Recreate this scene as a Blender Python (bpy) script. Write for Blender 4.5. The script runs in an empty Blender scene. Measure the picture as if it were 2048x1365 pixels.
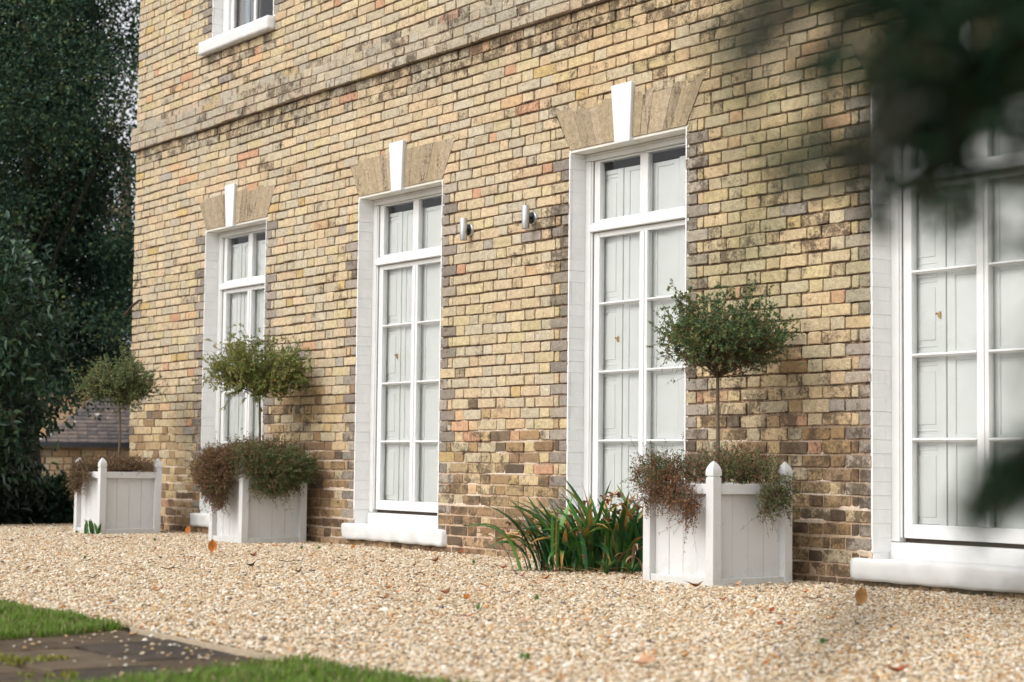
import bpy, bmesh, math, random
import numpy as np
from mathutils import Matrix, Vector, noise as mnoise
random.seed(7)
R = np.random.default_rng(7)
S = bpy.context.scene
COL = S.collection

# ------------------------------------------------------------------ camera, sky, sun, exposure
FPX, YAW, PITCH, ROLL = 3634.6, math.radians(35.4606), math.radians(3.7781), math.radians(0.642)
CAM = np.array([0.0, -7.5, 0.67])
_f = np.array([-math.cos(YAW) * math.cos(PITCH), math.sin(YAW) * math.cos(PITCH), math.sin(PITCH)])
_r = np.cross(_f, [0, 0, 1]); _r /= np.linalg.norm(_r)
_u = np.cross(_r, _f)
_r, _u = math.cos(ROLL) * _r + math.sin(ROLL) * _u, -math.sin(ROLL) * _r + math.cos(ROLL) * _u
cd = bpy.data.cameras.new('camera'); cam = bpy.data.objects.new('camera', cd); COL.objects.link(cam)
cam.matrix_world = Matrix(((_r[0], _u[0], -_f[0], CAM[0]), (_r[1], _u[1], -_f[1], CAM[1]), (_r[2], _u[2], -_f[2], CAM[2]), (0, 0, 0, 1)))
cd.sensor_width = 36.0; cd.lens = FPX / 2048 * 36.0
cd.clip_start = 0.05; cd.clip_end = 500
cd.dof.use_dof = True; cd.dof.focus_distance = 12.0; cd.dof.aperture_fstop = 3.0
S.camera = cam

SUN_EL, SUN_AZ = math.radians(44), math.radians(-96)      # direction to the sun: (cos az, sin az)
W = bpy.data.worlds.new('World'); S.world = W; W.use_nodes = True
wn = W.node_tree.nodes; wl = W.node_tree.links
bgn = wn['Background']
sky = wn.new('ShaderNodeTexSky'); sky.sky_type = 'NISHITA'; sky.sun_disc = False
sky.sun_elevation = SUN_EL; sky.sun_rotation = math.pi / 2 - SUN_AZ
sky.air_density = 1.0; sky.dust_density = 6.0; sky.ozone_density = 1.0
hs = wn.new('ShaderNodeHueSaturation'); hs.inputs['Saturation'].default_value = 0.22
wl.new(sky.outputs[0], hs.inputs['Color']); cloud = wn.new('ShaderNodeMix'); cloud.data_type = 'RGBA'; cloud.blend_type = 'ADD'; cloud.inputs[0].default_value = 1.0; cloud.inputs[7].default_value = (2.5, 2.53, 2.62, 1)   # the even cloud cover
wl.new(hs.outputs[0], cloud.inputs[6]); wl.new(cloud.outputs[2], bgn.inputs['Color'])
bgn.inputs['Strength'].default_value = 0.15
sd = bpy.data.lights.new('sun', 'SUN'); sd.energy = 0.62; sd.angle = math.radians(60); sd.color = (1.0, 0.97, 0.93)
sun = bpy.data.objects.new('sun', sd); COL.objects.link(sun)
sun.rotation_euler = Vector((math.cos(SUN_AZ) * math.cos(SUN_EL), math.sin(SUN_AZ) * math.cos(SUN_EL), math.sin(SUN_EL))).to_track_quat('Z', 'Y').to_euler()
sun.location = (-3, -20, 20)
S.view_settings.view_transform = 'Standard'; S.view_settings.look = 'None'
S.view_settings.gamma = 1.0; S.view_settings.use_curve_mapping = False
S.view_settings.exposure = 0.16
S.cycles.use_denoising = True
S.cycles.max_bounces = 6; S.cycles.transparent_max_bounces = 12

# ------------------------------------------------------------------ helpers
def at(px, py, d):
    return CAM + (_f + _r * (px - 1024) / FPX - _u * (py - 682.5) / FPX) * d
def pix(P):
    d = np.asarray(P, float) - CAM; k = d @ _f
    return 1024 + FPX * (d @ _r) / k, 682.5 - FPX * (d @ _u) / k, k
def gz(x):
    return -0.004 * max(0.0, -x - 8.0)
def onground(px, py):
    d = _f + _r * (px - 1024) / FPX - _u * (py - 682.5) / FPX
    z = 0.0
    for _ in range(6):
        P = CAM + d * ((z - CAM[2]) / d[2]); z = gz(P[0])
    return P

def hash2(i, j, s):
    n = (i.astype(np.int64) * 374761393 + j.astype(np.int64) * 668265263 + s * 974634777) & 0x7fffffff
    n = ((n ^ (n >> 13)) * 1274126177) & 0x7fffffff
    return ((n ^ (n >> 16)) & 0xffff) / 65535.0
def vn(x, y, s=0):
    x = np.asarray(x, float); y = np.asarray(y, float)
    i = np.floor(x); j = np.floor(y); a = x - i; b = y - j
    a = a * a * (3 - 2 * a); b = b * b * (3 - 2 * b)
    return (hash2(i, j, s) * (1 - a) + hash2(i + 1, j, s) * a) * (1 - b) + (hash2(i, j + 1, s) * (1 - a) + hash2(i + 1, j + 1, s) * a) * b
def fbm(x, y, s=0):
    return (vn(x, y, s) * 4 + vn(x * 2.1, y * 2.1, s + 1) * 2 + vn(x * 4.3, y * 4.3, s + 2)) / 7

class B:
    """collects triangles and quads with a colour per vertex"""
    def __init__(self): self.V = []; self.T = []; self.Q = []; self.C = []; self.n = 0
    def add(self, V, T=None, Q=None, C=(1, 1, 1, 0)):
        V = np.asarray(V, float).reshape(-1, 3)
        if T is not None and len(T): self.T.append(np.asarray(T, int).reshape(-1, 3) + self.n)
        if Q is not None and len(Q): self.Q.append(np.asarray(Q, int).reshape(-1, 4) + self.n)
        C = np.asarray(C, float)
        self.C.append(np.broadcast_to(C, (len(V), 4)) if C.ndim == 1 else C)
        self.V.append(V); self.n += len(V)
    def box(self, x0, x1, y0, y1, z0, z1, C=(1, 1, 1, 0)):
        V = [(x, y, z) for z in (z0, z1) for y in (y0, y1) for x in (x0, x1)]
        self.add(V, None, [(0, 2, 3, 1), (4, 5, 7, 6), (0, 1, 5, 4), (1, 3, 7, 5), (3, 2, 6, 7), (2, 0, 4, 6)], C)
    def tube(self, P, rad, n=5, C=(1, 1, 1, 0), cap=True):
        P = np.asarray(P, float); m = len(P)
        rad = np.broadcast_to(np.asarray(rad, float), (m,))
        t = np.gradient(P, axis=0); t /= np.linalg.norm(t, axis=1)[:, None] + 1e-9
        ref = np.array([0, 0, 1.]) if abs(t[0][2]) < .9 else np.array([1., 0, 0])
        a = np.cross(t, ref); a /= np.linalg.norm(a, axis=1)[:, None] + 1e-9
        b = np.cross(t, a)
        ang = np.arange(n) * 2 * np.pi / n
        V = (P[:, None] + rad[:, None, None] * (np.cos(ang)[None, :, None] * a[:, None] + np.sin(ang)[None, :, None] * b[:, None])).reshape(-1, 3)
        i = np.arange(m - 1)[:, None] * n; k = np.arange(n)[None]; k2 = (k + 1) % n
        Q = np.stack([i + k, i + k2, i + n + k2, i + n + k], -1).reshape(-1, 4)
        T = []
        if cap:
            T = [(0, j + 1, j) for j in range(1, n - 1)] + [((m - 1) * n, (m - 1) * n + j, (m - 1) * n + j + 1) for j in range(1, n - 1)]
        self.add(V, T, Q, C)
    def lathe(self, prof, cx, cy, n=24, C=(1, 1, 1, 0), a0=0.0):
        ang = a0 + np.arange(n) * 2 * np.pi / n; m = len(prof)
        V = np.array([(cx + r * c, cy + r * s, z) for r, z in prof for c, s in zip(np.cos(ang), np.sin(ang))])
        Q = [(i * n + k, i * n + (k + 1) % n, (i + 1) * n + (k + 1) % n, (i + 1) * n + k) for i in range(m - 1) for k in range(n)]
        self.add(V, None, Q, C)
    def mesh(self, name):
        me = bpy.data.meshes.new(name)
        V = np.concatenate(self.V); C = np.concatenate(self.C)
        T = np.concatenate(self.T) if self.T else np.zeros((0, 3), int)
        Q = np.concatenate(self.Q) if self.Q else np.zeros((0, 4), int)
        me.vertices.add(len(V)); me.vertices.foreach_set('co', V.astype(np.float32).ravel())
        nl = len(T) * 3 + len(Q) * 4
        me.loops.add(nl); me.loops.foreach_set('vertex_index', np.concatenate([T.ravel(), Q.ravel()]).astype(np.int32))
        me.polygons.add(len(T) + len(Q))
        st = np.concatenate([np.arange(len(T)) * 3, len(T) * 3 + np.arange(len(Q)) * 4])
        me.polygons.foreach_set('loop_start', st.astype(np.int32))
        me.update(calc_edges=True); me.validate()
        at_ = me.color_attributes.new('tint', 'FLOAT_COLOR', 'POINT')
        if len(me.vertices) == len(C): at_.data.foreach_set('color', C.astype(np.float32).ravel())
        return me

def link(name, me, mat, parent=None, smooth=False, loc=None, keep=False):
    o = bpy.data.objects.new(name, me); COL.objects.link(o)
    if mat is not None:
        me.materials.clear(); me.materials.append(mat)
    if not keep: (me.shade_smooth if smooth else me.shade_flat)()
    if parent is not None:
        o.parent = parent
        o.matrix_parent_inverse = PINV.get(parent.name, Matrix())
    if loc is not None: o.location = loc
    return o
PINV = {}
def put(name, b, mat, parent=None, smooth=False, bevel=0.0, seg=2, stuff=False):
    o = link(name, b.mesh(name), mat, parent, smooth)
    if bevel:
        m = o.modifiers.new('bevel', 'BEVEL'); m.width = bevel; m.segments = seg; m.limit_method = 'ANGLE'; m.angle_limit = math.radians(40)
        m.harden_normals = False
    if stuff: o['kind'] = 'stuff'
    return o
def tag(o, label, cat, group=None, kind=None):
    o['label'] = label; o['category'] = cat
    if group: o['group'] = group
    if kind: o['kind'] = kind
    return o
def empty(name, loc, label, cat, group=None):
    o = bpy.data.objects.new(name, None); COL.objects.link(o); o.location = loc; o.empty_display_size = .1
    PINV[o.name] = Matrix.Translation(-Vector(loc))
    return tag(o, label, cat, group)
def parent_keep(child_of):       # sub-parts below a mesh at the identity need no inverse
    PINV[child_of.name] = Matrix(); return child_of

# ------------------------------------------------------------------ materials
def mat(name):
    m = bpy.data.materials.new(name); m.use_nodes = True
    n = m.node_tree.nodes; p = n['Principled BSDF']
    return m, n, m.node_tree.links, p
def nd(n, t, **k):
    q = n.new(t)
    for a, v in k.items(): setattr(q, a, v)
    return q
def ramp(n, l, src, stops, interp='LINEAR'):
    r = n.new('ShaderNodeValToRGB'); r.color_ramp.interpolation = interp
    e = r.color_ramp.elements
    while len(e) < len(stops): e.new(0.5)
    for q, (p, c) in zip(e, stops): q.position = p; q.color = (*c, 1) if len(c) == 3 else c
    l.new(src, r.inputs[0]); return r
def noise(n, l, vec, scale, detail=4, rough=.55):
    q = n.new('ShaderNodeTexNoise'); q.inputs['Scale'].default_value = scale; q.inputs['Detail'].default_value = detail; q.inputs['Roughness'].default_value = rough
    if vec is not None: l.new(vec, q.inputs['Vector'])
    return q
def mathn(n, l, op, a, b=None, clamp=False):
    q = n.new('ShaderNodeMath'); q.operation = op; q.use_clamp = clamp
    for i, v in ((0, a), (1, b)):
        if v is None: continue
        if hasattr(v, 'is_linked'): l.new(v, q.inputs[i])
        else: q.inputs[i].default_value = v
    return q.outputs[0]
def mix(n, l, fac, a, b, mode='MIX'):
    q = n.new('ShaderNodeMix'); q.data_type = 'RGBA'; q.blend_type = mode
    for s, v in ((q.inputs[0], fac), (q.inputs[6], a), (q.inputs[7], b)):
        if hasattr(v, 'is_linked'): l.new(v, s)
        elif isinstance(v, (int, float)): s.default_value = v
        else: s.default_value = (*v, 1)
    return q.outputs[2]
def bump(n, l, p, h, strength=.3, dist=.005):
    q = n.new('ShaderNodeBump'); q.inputs['Strength'].default_value = strength; q.inputs['Distance'].default_value = dist
    l.new(h, q.inputs['Height']); l.new(q.outputs[0], p.inputs['Normal']); return q

def masonry_mat(name, streak=False):
    m, n, l, p = mat(name)
    geo = n.new('ShaderNodeNewGeometry'); pos = geo.outputs['Position']
    at_ = nd(n, 'ShaderNodeAttribute', attribute_name='tint')
    n1 = noise(n, l, pos, 26, 5, .6); n2 = noise(n, l, pos, 120, 3, .6); n3 = noise(n, l, pos, 9, 6, .65); n4 = noise(n, l, pos, 55, 4, .7)
    v1 = ramp(n, l, n1.outputs[0], [(.3, (.78, .77, .74)), (.7, (1.18, 1.16, 1.12))])
    c = mix(n, l, 1.0, at_.outputs['Color'], v1.outputs[0], 'MULTIPLY')
    v2 = ramp(n, l, n2.outputs[0], [(.3, (.72, .71, .70)), (.62, (1.12, 1.12, 1.12))])
    c = mix(n, l, 1.0, c, v2.outputs[0], 'MULTIPLY')
    # soot, lichen and painted string-course shade in blotches: more where the piece carries more
    s = at_.outputs['Alpha']
    src = n3.outputs[0]
    if streak:
        mp = n.new('ShaderNodeMapping'); mp.inputs['Scale'].default_value = (20, 20, 5.0); l.new(pos, mp.inputs[0])
        ns = noise(n, l, mp.outputs[0], 1.0, 5, .6); src = ns.outputs[0]
    blend = mathn(n, l, 'ADD', mathn(n, l, 'MULTIPLY', src, .62), mathn(n, l, 'MULTIPLY', n4.outputs[0], .38))
    thr = mathn(n, l, 'SUBTRACT', .72, mathn(n, l, 'MULTIPLY', s, .34))
    k = mathn(n, l, 'DIVIDE', mathn(n, l, 'SUBTRACT', blend, thr), .10, True)
    k = mathn(n, l, 'MULTIPLY', k, .84)
    c = mix(n, l, k, c, (.082, .058, .038))
    # pits
    vo = n.new('ShaderNodeTexVoronoi'); vo.inputs['Scale'].default_value = 55; l.new(pos, vo.inputs['Vector'])
    pit = ramp(n, l, vo.outputs['Distance'], [(.10, (.45, .42, .40)), (.19, (1, 1, 1))])
    msk = noise(n, l, pos, 7, 2)
    pm = ramp(n, l, msk.outputs[0], [(.48, (0, 0, 0)), (.62, (1, 1, 1))])
    c = mix(n, l, pm.outputs[0], c, mix(n, l, 1.0, c, pit.outputs[0], 'MULTIPLY'))
    l.new(c, p.inputs['Base Color']); p.inputs['Roughness'].default_value = .92
    p.inputs['Specular IOR Level'].default_value = .2
    h = mathn(n, l, 'ADD', mathn(n, l, 'MULTIPLY', n4.outputs[0], .7), mathn(n, l, 'MULTIPLY', n2.outputs[0], .3))
    bump(n, l, p, h, .8, .008)
    return m
M_BRICK = masonry_mat('weathered_brick')
M_ARCH = masonry_mat('rubbed_brick', True)
M_MORTAR = masonry_mat('lime_mortar')

def paint_mat(name, col, var=.04, rough=.45, scale=8, dirt=.0, bumps=.12):
    m, n, l, p = mat(name)
    geo = n.new('ShaderNodeNewGeometry'); pos = geo.outputs['Position']
    a = noise(n, l, pos, scale, 5); lo = tuple(c * (1 - var) for c in col); hi = tuple(min(1, c * (1 + var)) for c in col)
    r = ramp(n, l, a.outputs[0], [(.3, lo), (.7, hi)])
    c = r.outputs[0]
    if dirt:
        d = noise(n, l, pos, 14, 7, .7); k = ramp(n, l, d.outputs[0], [(.60, (0, 0, 0)), (.78, (dirt, dirt, dirt))])
        c = mix(n, l, k.outputs[0], c, (.30, .26, .20))
    l.new(c, p.inputs['Base Color']); p.inputs['Roughness'].default_value = rough
    b2 = noise(n, l, pos, 60, 4); bump(n, l, p, b2.outputs[0], bumps, .002)
    return m
M_WHITE = paint_mat('white_gloss_paint', (.715, .72, .71), .04, .42, 8, .10)
M_SHUT = paint_mat('shutter_paint', (.86, .87, .855), .02, .5)
M_REVEAL = paint_mat('painted_brick', (.83, .83, .815), .04, .7, 12, .18, .4)
M_STONEW = paint_mat('painted_stone', (.64, .64, .625), .06, .75, 10, .45, .8)
M_PLANT = paint_mat('planter_paint', (.62, .62, .61), .03, .5, 5, .18)
def splash(m):
    n, l = m.node_tree.nodes, m.node_tree.links; p = n['Principled BSDF']; src = p.inputs['Base Color'].links[0].from_socket
    tc = n.new('ShaderNodeTexCoord'); sp = n.new('ShaderNodeSeparateXYZ'); l.new(tc.outputs['Object'], sp.inputs[0])
    q = noise(n, l, tc.outputs['Object'], 22, 6, .75)
    h = mathn(n, l, 'SUBTRACT', .30, mathn(n, l, 'MULTIPLY', sp.outputs['Z'], 1.5))
    k = mathn(n, l, 'MULTIPLY', mathn(n, l, 'ADD', mathn(n, l, 'SUBTRACT', q.outputs[0], .62), h), 1.6, True)
    k = mathn(n, l, 'MULTIPLY', k, .60)
    l.new(mix(n, l, k, src, (.30, .28, .18)), p.inputs['Base Color'])
splash(M_PLANT)
M_SOFFIT = paint_mat('soffit_bounce_paint', (.74, .71, .64), .06, .6)  # beige of the gravel's bounce light put into the paint colour
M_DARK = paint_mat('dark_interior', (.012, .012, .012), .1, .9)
M_SLOT = paint_mat('gap_shade', (.05, .035, .025), .3, .8)  # dark strip standing in for the shade in the gap under the sash
M_CURT = paint_mat('curtain_cloth', (.42, .38, .38), .12, .9, 6)
M_CURTB = paint_mat('curtain_lining', (.55, .66, .72), .08, .9, 6)
M_BRASS, _n, _l, _p = mat('brass'); _p.inputs['Base Color'].default_value = (.55, .38, .14, 1); _p.inputs['Metallic'].default_value = 1; _p.inputs['Roughness'].default_value = .35
M_STEEL, _n, _l, _p = mat('brushed_steel'); _p.inputs['Base Color'].default_value = (.60, .60, .60, 1); _p.inputs['Metallic'].default_value = 1; _p.inputs['Roughness'].default_value = .30
_g = _n.new('ShaderNodeNewGeometry'); _mp = _n.new('ShaderNodeMapping'); _mp.inputs['Scale'].default_value = (40, 40, 900); _l.new(_g.outputs['Position'], _mp.inputs[0])
_q = noise(_n, _l, _mp.outputs[0], 1, 2); bump(_n, _l, _p, _q.outputs[0], .15, .001)
M_BLACKP = paint_mat('dark_plastic', (.02, .025, .03), .1, .4)
M_LENS, _n, _l, _p = mat('lamp_glass'); _p.inputs['Base Color'].default_value = (.6, .6, .58, 1); _p.inputs['Roughness'].default_value = .2
M_RUST = paint_mat('rusty_iron', (.06, .035, .025), .4, .85, 30)
M_SOIL = paint_mat('soil', (.035, .025, .018), .4, .95, 30, 0, .8)
M_BARK = paint_mat('bark', (.13, .10, .065), .35, .9, 40, 0, .9)
M_TWIG = paint_mat('twig_bark', (.10, .055, .032), .3, .9, 40)
M_YEWTWIG = paint_mat('yew_twig', (.030, .028, .016), .3, .9, 40)
M_WOOD = paint_mat('weathered_timber', (.36, .29, .20), .15, .85, 30, .2, .6)

M_GLASS, _n, _l, _p = mat('window_glass')
_tr = _n.new('ShaderNodeBsdfTransparent'); _tr.inputs[0].default_value = (.98, .998, .99, 1)
_gl = _n.new('ShaderNodeBsdfGlossy'); _gl.inputs['Roughness'].default_value = .02
_fr = _n.new('ShaderNodeFresnel'); _fr.inputs[0].default_value = 1.5
_mx = _n.new('ShaderNodeMixShader')
_g = _n.new('ShaderNodeNewGeometry'); _q = noise(_n, _l, _g.outputs['Position'], 3.5, 1)
_bp = _n.new('ShaderNodeBump'); _bp.inputs['Strength'].default_value = .5; _bp.inputs['Distance'].default_value = .01; _l.new(_q.outputs[0], _bp.inputs['Height'])
_l.new(_bp.outputs[0], _gl.inputs['Normal']); _l.new(_fr.outputs[0], _mx.inputs[0]); _l.new(_tr.outputs[0], _mx.inputs[1]); _l.new(_gl.outputs[0], _mx.inputs[2])
_l.new(_mx.outputs[0], _n['Material Output'].inputs[0])

def leaf_mat(name, rough=.5, spec=.4, transl=.25):
    m, n, l, p = mat(name)
    a = nd(n, 'ShaderNodeAttribute', attribute_name='tint')
    l.new(a.outputs['Color'], p.inputs['Base Color']); p.inputs['Roughness'].default_value = rough; p.inputs['Specular IOR Level'].default_value = spec
    t = n.new('ShaderNodeBsdfTranslucent'); l.new(a.outputs['Color'], t.inputs[0])
    mx = n.new('ShaderNodeMixShader'); mx.inputs[0].default_value = transl
    l.new(p.outputs[0], mx.inputs[1]); l.new(t.outputs[0], mx.inputs[2]); l.new(mx.outputs[0], n['Material Output'].inputs[0])
    return m
M_LEAF = leaf_mat('leaf'); M_GLOSSLEAF = leaf_mat('glossy_leaf', .38, .4, .10); M_HOLLY = leaf_mat('holly_leaf', .48, .22, .12); M_YEW = leaf_mat('yew_needle', .7, .1, .05); M_DRY = leaf_mat('dry_leaf', .8, .2, .15); M_GRASS = leaf_mat('grass_blade', .6, .3, .35)

# ------------------------------------------------------------------ foliage helpers
def rand_unit(n):
    v = R.normal(size=(n, 3)); return v / np.linalg.norm(v, axis=1)[:, None]
def leaf_cards(b, P, D, L, Wd, C, fold=.25):
    """diamond leaves: P base points, D axis directions, L lengths, Wd widths, C colours"""
    n = len(P); D = D / (np.linalg.norm(D, axis=1)[:, None] + 1e-9)
    s = np.cross(D, rand_unit(n)); s /= np.linalg.norm(s, axis=1)[:, None] + 1e-9
    u = np.cross(s, D)
    L = np.broadcast_to(L, (n,))[:, None]; Wd = np.broadcast_to(Wd, (n,))[:, None]
    mid = P + D * L * .45
    V = np.stack([P, mid + s * Wd / 2 + u * Wd * fold, P + D * L, mid - s * Wd / 2 + u * Wd * fold], 1).reshape(-1, 3)
    i = np.arange(n)[:, None] * 4
    T = np.concatenate([i + [0, 2, 1], i + [0, 3, 2]], 1).reshape(-1, 3)
    b.add(V, T, None, np.repeat(C, 4, 0))
def pal(n, cols, jit=.25):
    cols = np.asarray(cols, float)
    c = cols[R.integers(0, len(cols), n)] * (1 + jit * (R.random((n, 1)) - .5) * 2)
    return np.concatenate([np.clip(c, 0, 1), np.zeros((n, 1))], 1)
def big_leaves(b, P, D, L, Wd, C, droop=.2):
    """eight-point leaves with a folded midrib and a bent blade"""
    n = len(P); D = D / (np.linalg.norm(D, axis=1)[:, None] + 1e-9)
    s = np.cross(D, np.array([0, 0, 1.]) + .5 * R.normal(size=(n, 3))); s /= np.linalg.norm(s, axis=1)[:, None] + 1e-9
    u = np.cross(s, D); u *= np.sign(u[:, 2:3] + 1e-6)
    L = np.broadcast_to(L, (n,))[:, None]; Wd = np.broadcast_to(Wd, (n,))[:, None]
    def row(t, w, dz): 
        c = P + D * L * t - u * L * dz; return [c - s * Wd * w + u * Wd * .18, c, c + s * Wd * w + u * Wd * .18]
    r1 = row(.30, .46, .02); r2 = row(.68, .42, droop * .5)
    V = np.stack([P] + r1 + r2 + [P + D * L - u * L * droop], 1).reshape(-1, 3)
    i = np.arange(n)[:, None] * 8
    Q = np.concatenate([i + [1, 2, 5, 4], i + [2, 3, 6, 5]], 1).reshape(-1, 4)
    T = np.concatenate([i + [0, 2, 1], i + [0, 3, 2], i + [4, 5, 7], i + [5, 6, 7]], 1).reshape(-1, 3)
    b.add(V, T, Q, np.repeat(C, 8, 0))

# ================================================================== SETTING: ground
def flat_mat(name, stops, scale, bump_s=.4, rough=.95, scale2=90):
    m, n, l, p = mat(name)
    geo = n.new('ShaderNodeNewGeometry'); pos = geo.outputs['Position']
    a = noise(n, l, pos, scale, 6, .7); r = ramp(n, l, a.outputs[0], stops); l.new(r.outputs[0], p.inputs['Base Color'])
    p.inputs['Roughness'].default_value = rough; h = noise(n, l, pos, scale2, 4, .7); bump(n, l, p, h.outputs[0], bump_s, .01)
    return m
M_GROUND = flat_mat('earth', [(.3, (.10, .075, .045)), (.7, (.22, .17, .11))], 40)
def sheet(xs, ys, zf):
    b = B(); nx, ny = len(xs), len(ys)
    V = [(x, y, zf(x, y)) for y in ys for x in xs]
    Q = [(j * nx + i, j * nx + i + 1, (j + 1) * nx + i + 1, (j + 1) * nx + i) for j in range(ny - 1) for i in range(nx - 1)]
    b.add(V, None, Q); return b
def gfar(x, y):
    z = gz(max(x, -18)) - .03
    t = min(1, max(0, (-x - 18.6) / 6)); return z - 1.6 * t * t * (3 - 2 * t)
gb = sheet([-260, -120, -60, -35, -28, -25, -23, -21, -20, -19, -18.4, -17, -15, -12, -10, -8, -5, 0, 8, 30, 120, 260], [-260, -100, -40, -15, -8, -5, -2, .6, 3, 8, 20, 60, 260], gfar)
gr = put('ground', gb, M_GROUND, None, True); gr['kind'] = 'structure'

# ---- gravel: stones instanced over the forecourt
def gravel():
    m, n, l, p = mat('pea_gravel')
    oi = n.new('ShaderNodeObjectInfo')
    r = ramp(n, l, oi.outputs['Random'], [(0, (.52, .42, .29)), (.16, (.62, .54, .42)), (.34, (.44, .29, .15)), (.46, (.66, .59, .48)), (.58, (.55, .43, .28)), (.70, (.34, .26, .18)), (.78, (.74, .70, .62)), (.85, (.48, .26, .11)), (.91, (.16, .13, .11)), (.945, (.56, .44, .30))], 'CONSTANT')
    geo = n.new('ShaderNodeNewGeometry'); q = noise(n, l, geo.outputs['Position'], 130, 3)
    v = ramp(n, l, q.outputs[0], [(.3, (.8, .78, .74)), (.7, (1.15, 1.15, 1.15))])
    l.new(mix(n, l, 1.0, r.outputs[0], v.outputs[0], 'MULTIPLY'), p.inputs['Base Color'])
    p.inputs['Roughness'].default_value = .75; p.inputs['Specular IOR Level'].default_value = .3
    # base: the forecourt outline, divided so that it follows the slope of the ground
    xs = np.arange(-18.3, -1.9, .4); ys = [-4.49, -3.5, -2.5, -1.5, -.75, -.25, .02]
    b = sheet(xs, ys, lambda x, y: gz(x) - .012)
    me = b.mesh('gravel'); o = link('gravel', me, flat_mat('gravel_bed', [(.25, (.22, .15, .09)), (.5, (.42, .33, .22)), (.75, (.60, .52, .40))], 75, .8), None)
    o['kind'] = 'stuff'
    ng = bpy.data.node_groups.new('gravel_stones', 'GeometryNodeTree')
    ng.interface.new_socket('Geometry', in_out='INPUT', socket_type='NodeSocketGeometry'); ng.interface.new_socket('Geometry', in_out='OUTPUT', socket_type='NodeSocketGeometry')
    N, Lk = ng.nodes, ng.links
    gi = N.new('NodeGroupInput'); go = N.new('NodeGroupOutput')
    join = N.new('GeometryNodeGeometryToInstance')
    for k in range(5):
        ico = N.new('GeometryNodeMeshIcoSphere'); ico.inputs['Subdivisions'].default_value = 2 if k < 2 else 1; ico.inputs['Radius'].default_value = 1.0
        nz = N.new('ShaderNodeTexNoise'); nz.noise_dimensions = '4D'; nz.inputs['W'].default_value = 3.7 * k; nz.inputs['Scale'].default_value = .9
        sub = N.new('ShaderNodeVectorMath'); sub.operation = 'SUBTRACT'; sub.inputs[1].default_value = (.5, .5, .5)
        Lk.new(nz.outputs['Color'], sub.inputs[0])
        scn = N.new('ShaderNodeVectorMath'); scn.operation = 'SCALE'; scn.inputs['Scale'].default_value = 1.5
        Lk.new(sub.outputs[0], scn.inputs[0])
        sp = N.new('GeometryNodeSetPosition'); Lk.new(ico.outputs[0], sp.inputs[0]); Lk.new(scn.outputs[0], sp.inputs['Offset'])
        tf = N.new('GeometryNodeTransform'); Lk.new(sp.outputs[0], tf.inputs[0]); tf.inputs['Scale'].default_value = ((1.25, .85, .55), (1.0, .8, .7), (1.4, .8, .5), (1.1, 1.0, .5), (1.3, .95, .65))[k]
        sm = N.new('GeometryNodeSetMaterial'); sm.inputs['Material'].default_value = m; Lk.new(tf.outputs[0], sm.inputs[0])
        Lk.new(sm.outputs[0], join.inputs[0])
    jo = N.new('GeometryNodeJoinGeometry'); Lk.new(gi.outputs[0], jo.inputs[0])
    for dens, lo, hi, dz, sd_ in ((6000, .0045, .0088, 0.0, 3), (130, .010, .015, .004, 9)):
        dp = N.new('GeometryNodeDistributePointsOnFaces'); dp.inputs['Density'].default_value = dens; dp.inputs['Seed'].default_value = sd_
        Lk.new(gi.outputs[0], dp.inputs[0])
        rz = N.new('FunctionNodeRandomValue'); rz.data_type = 'FLOAT_VECTOR'; rz.inputs[0].default_value = (0, 0, .002 + dz); rz.inputs[1].default_value = (0, 0, .014 + dz); rz.inputs['Seed'].default_value = 4 + sd_
        so = N.new('GeometryNodeSetPosition'); Lk.new(dp.outputs[0], so.inputs[0]); Lk.new(rz.outputs[0], so.inputs['Offset'])
        ip = N.new('GeometryNodeInstanceOnPoints'); Lk.new(so.outputs[0], ip.inputs[0]); Lk.new(join.outputs[0], ip.inputs['Instance']); ip.inputs['Pick Instance'].default_value = True
        rr = N.new('FunctionNodeRandomValue'); rr.data_type = 'FLOAT_VECTOR'; rr.inputs[0].default_value = (-.5, -.5, 0); rr.inputs[1].default_value = (.5, .5, 6.28); rr.inputs['Seed'].default_value = 11
        rs = N.new('FunctionNodeRandomValue'); rs.data_type = 'FLOAT'; rs.inputs[2].default_value = lo; rs.inputs[3].default_value = hi; rs.inputs['Seed'].default_value = 21
        Lk.new(rr.outputs[0], ip.inputs['Rotation']); Lk.new(rs.outputs[1], ip.inputs['Scale'])
        Lk.new(ip.outputs[0], jo.inputs[0])
    Lk.new(jo.outputs[0], go.inputs[0])
    md = o.modifiers.new('stones', 'NODES'); md.node_group = ng
    o['label'] = 'cream and tan pea gravel of the forecourt'
gravel()

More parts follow.
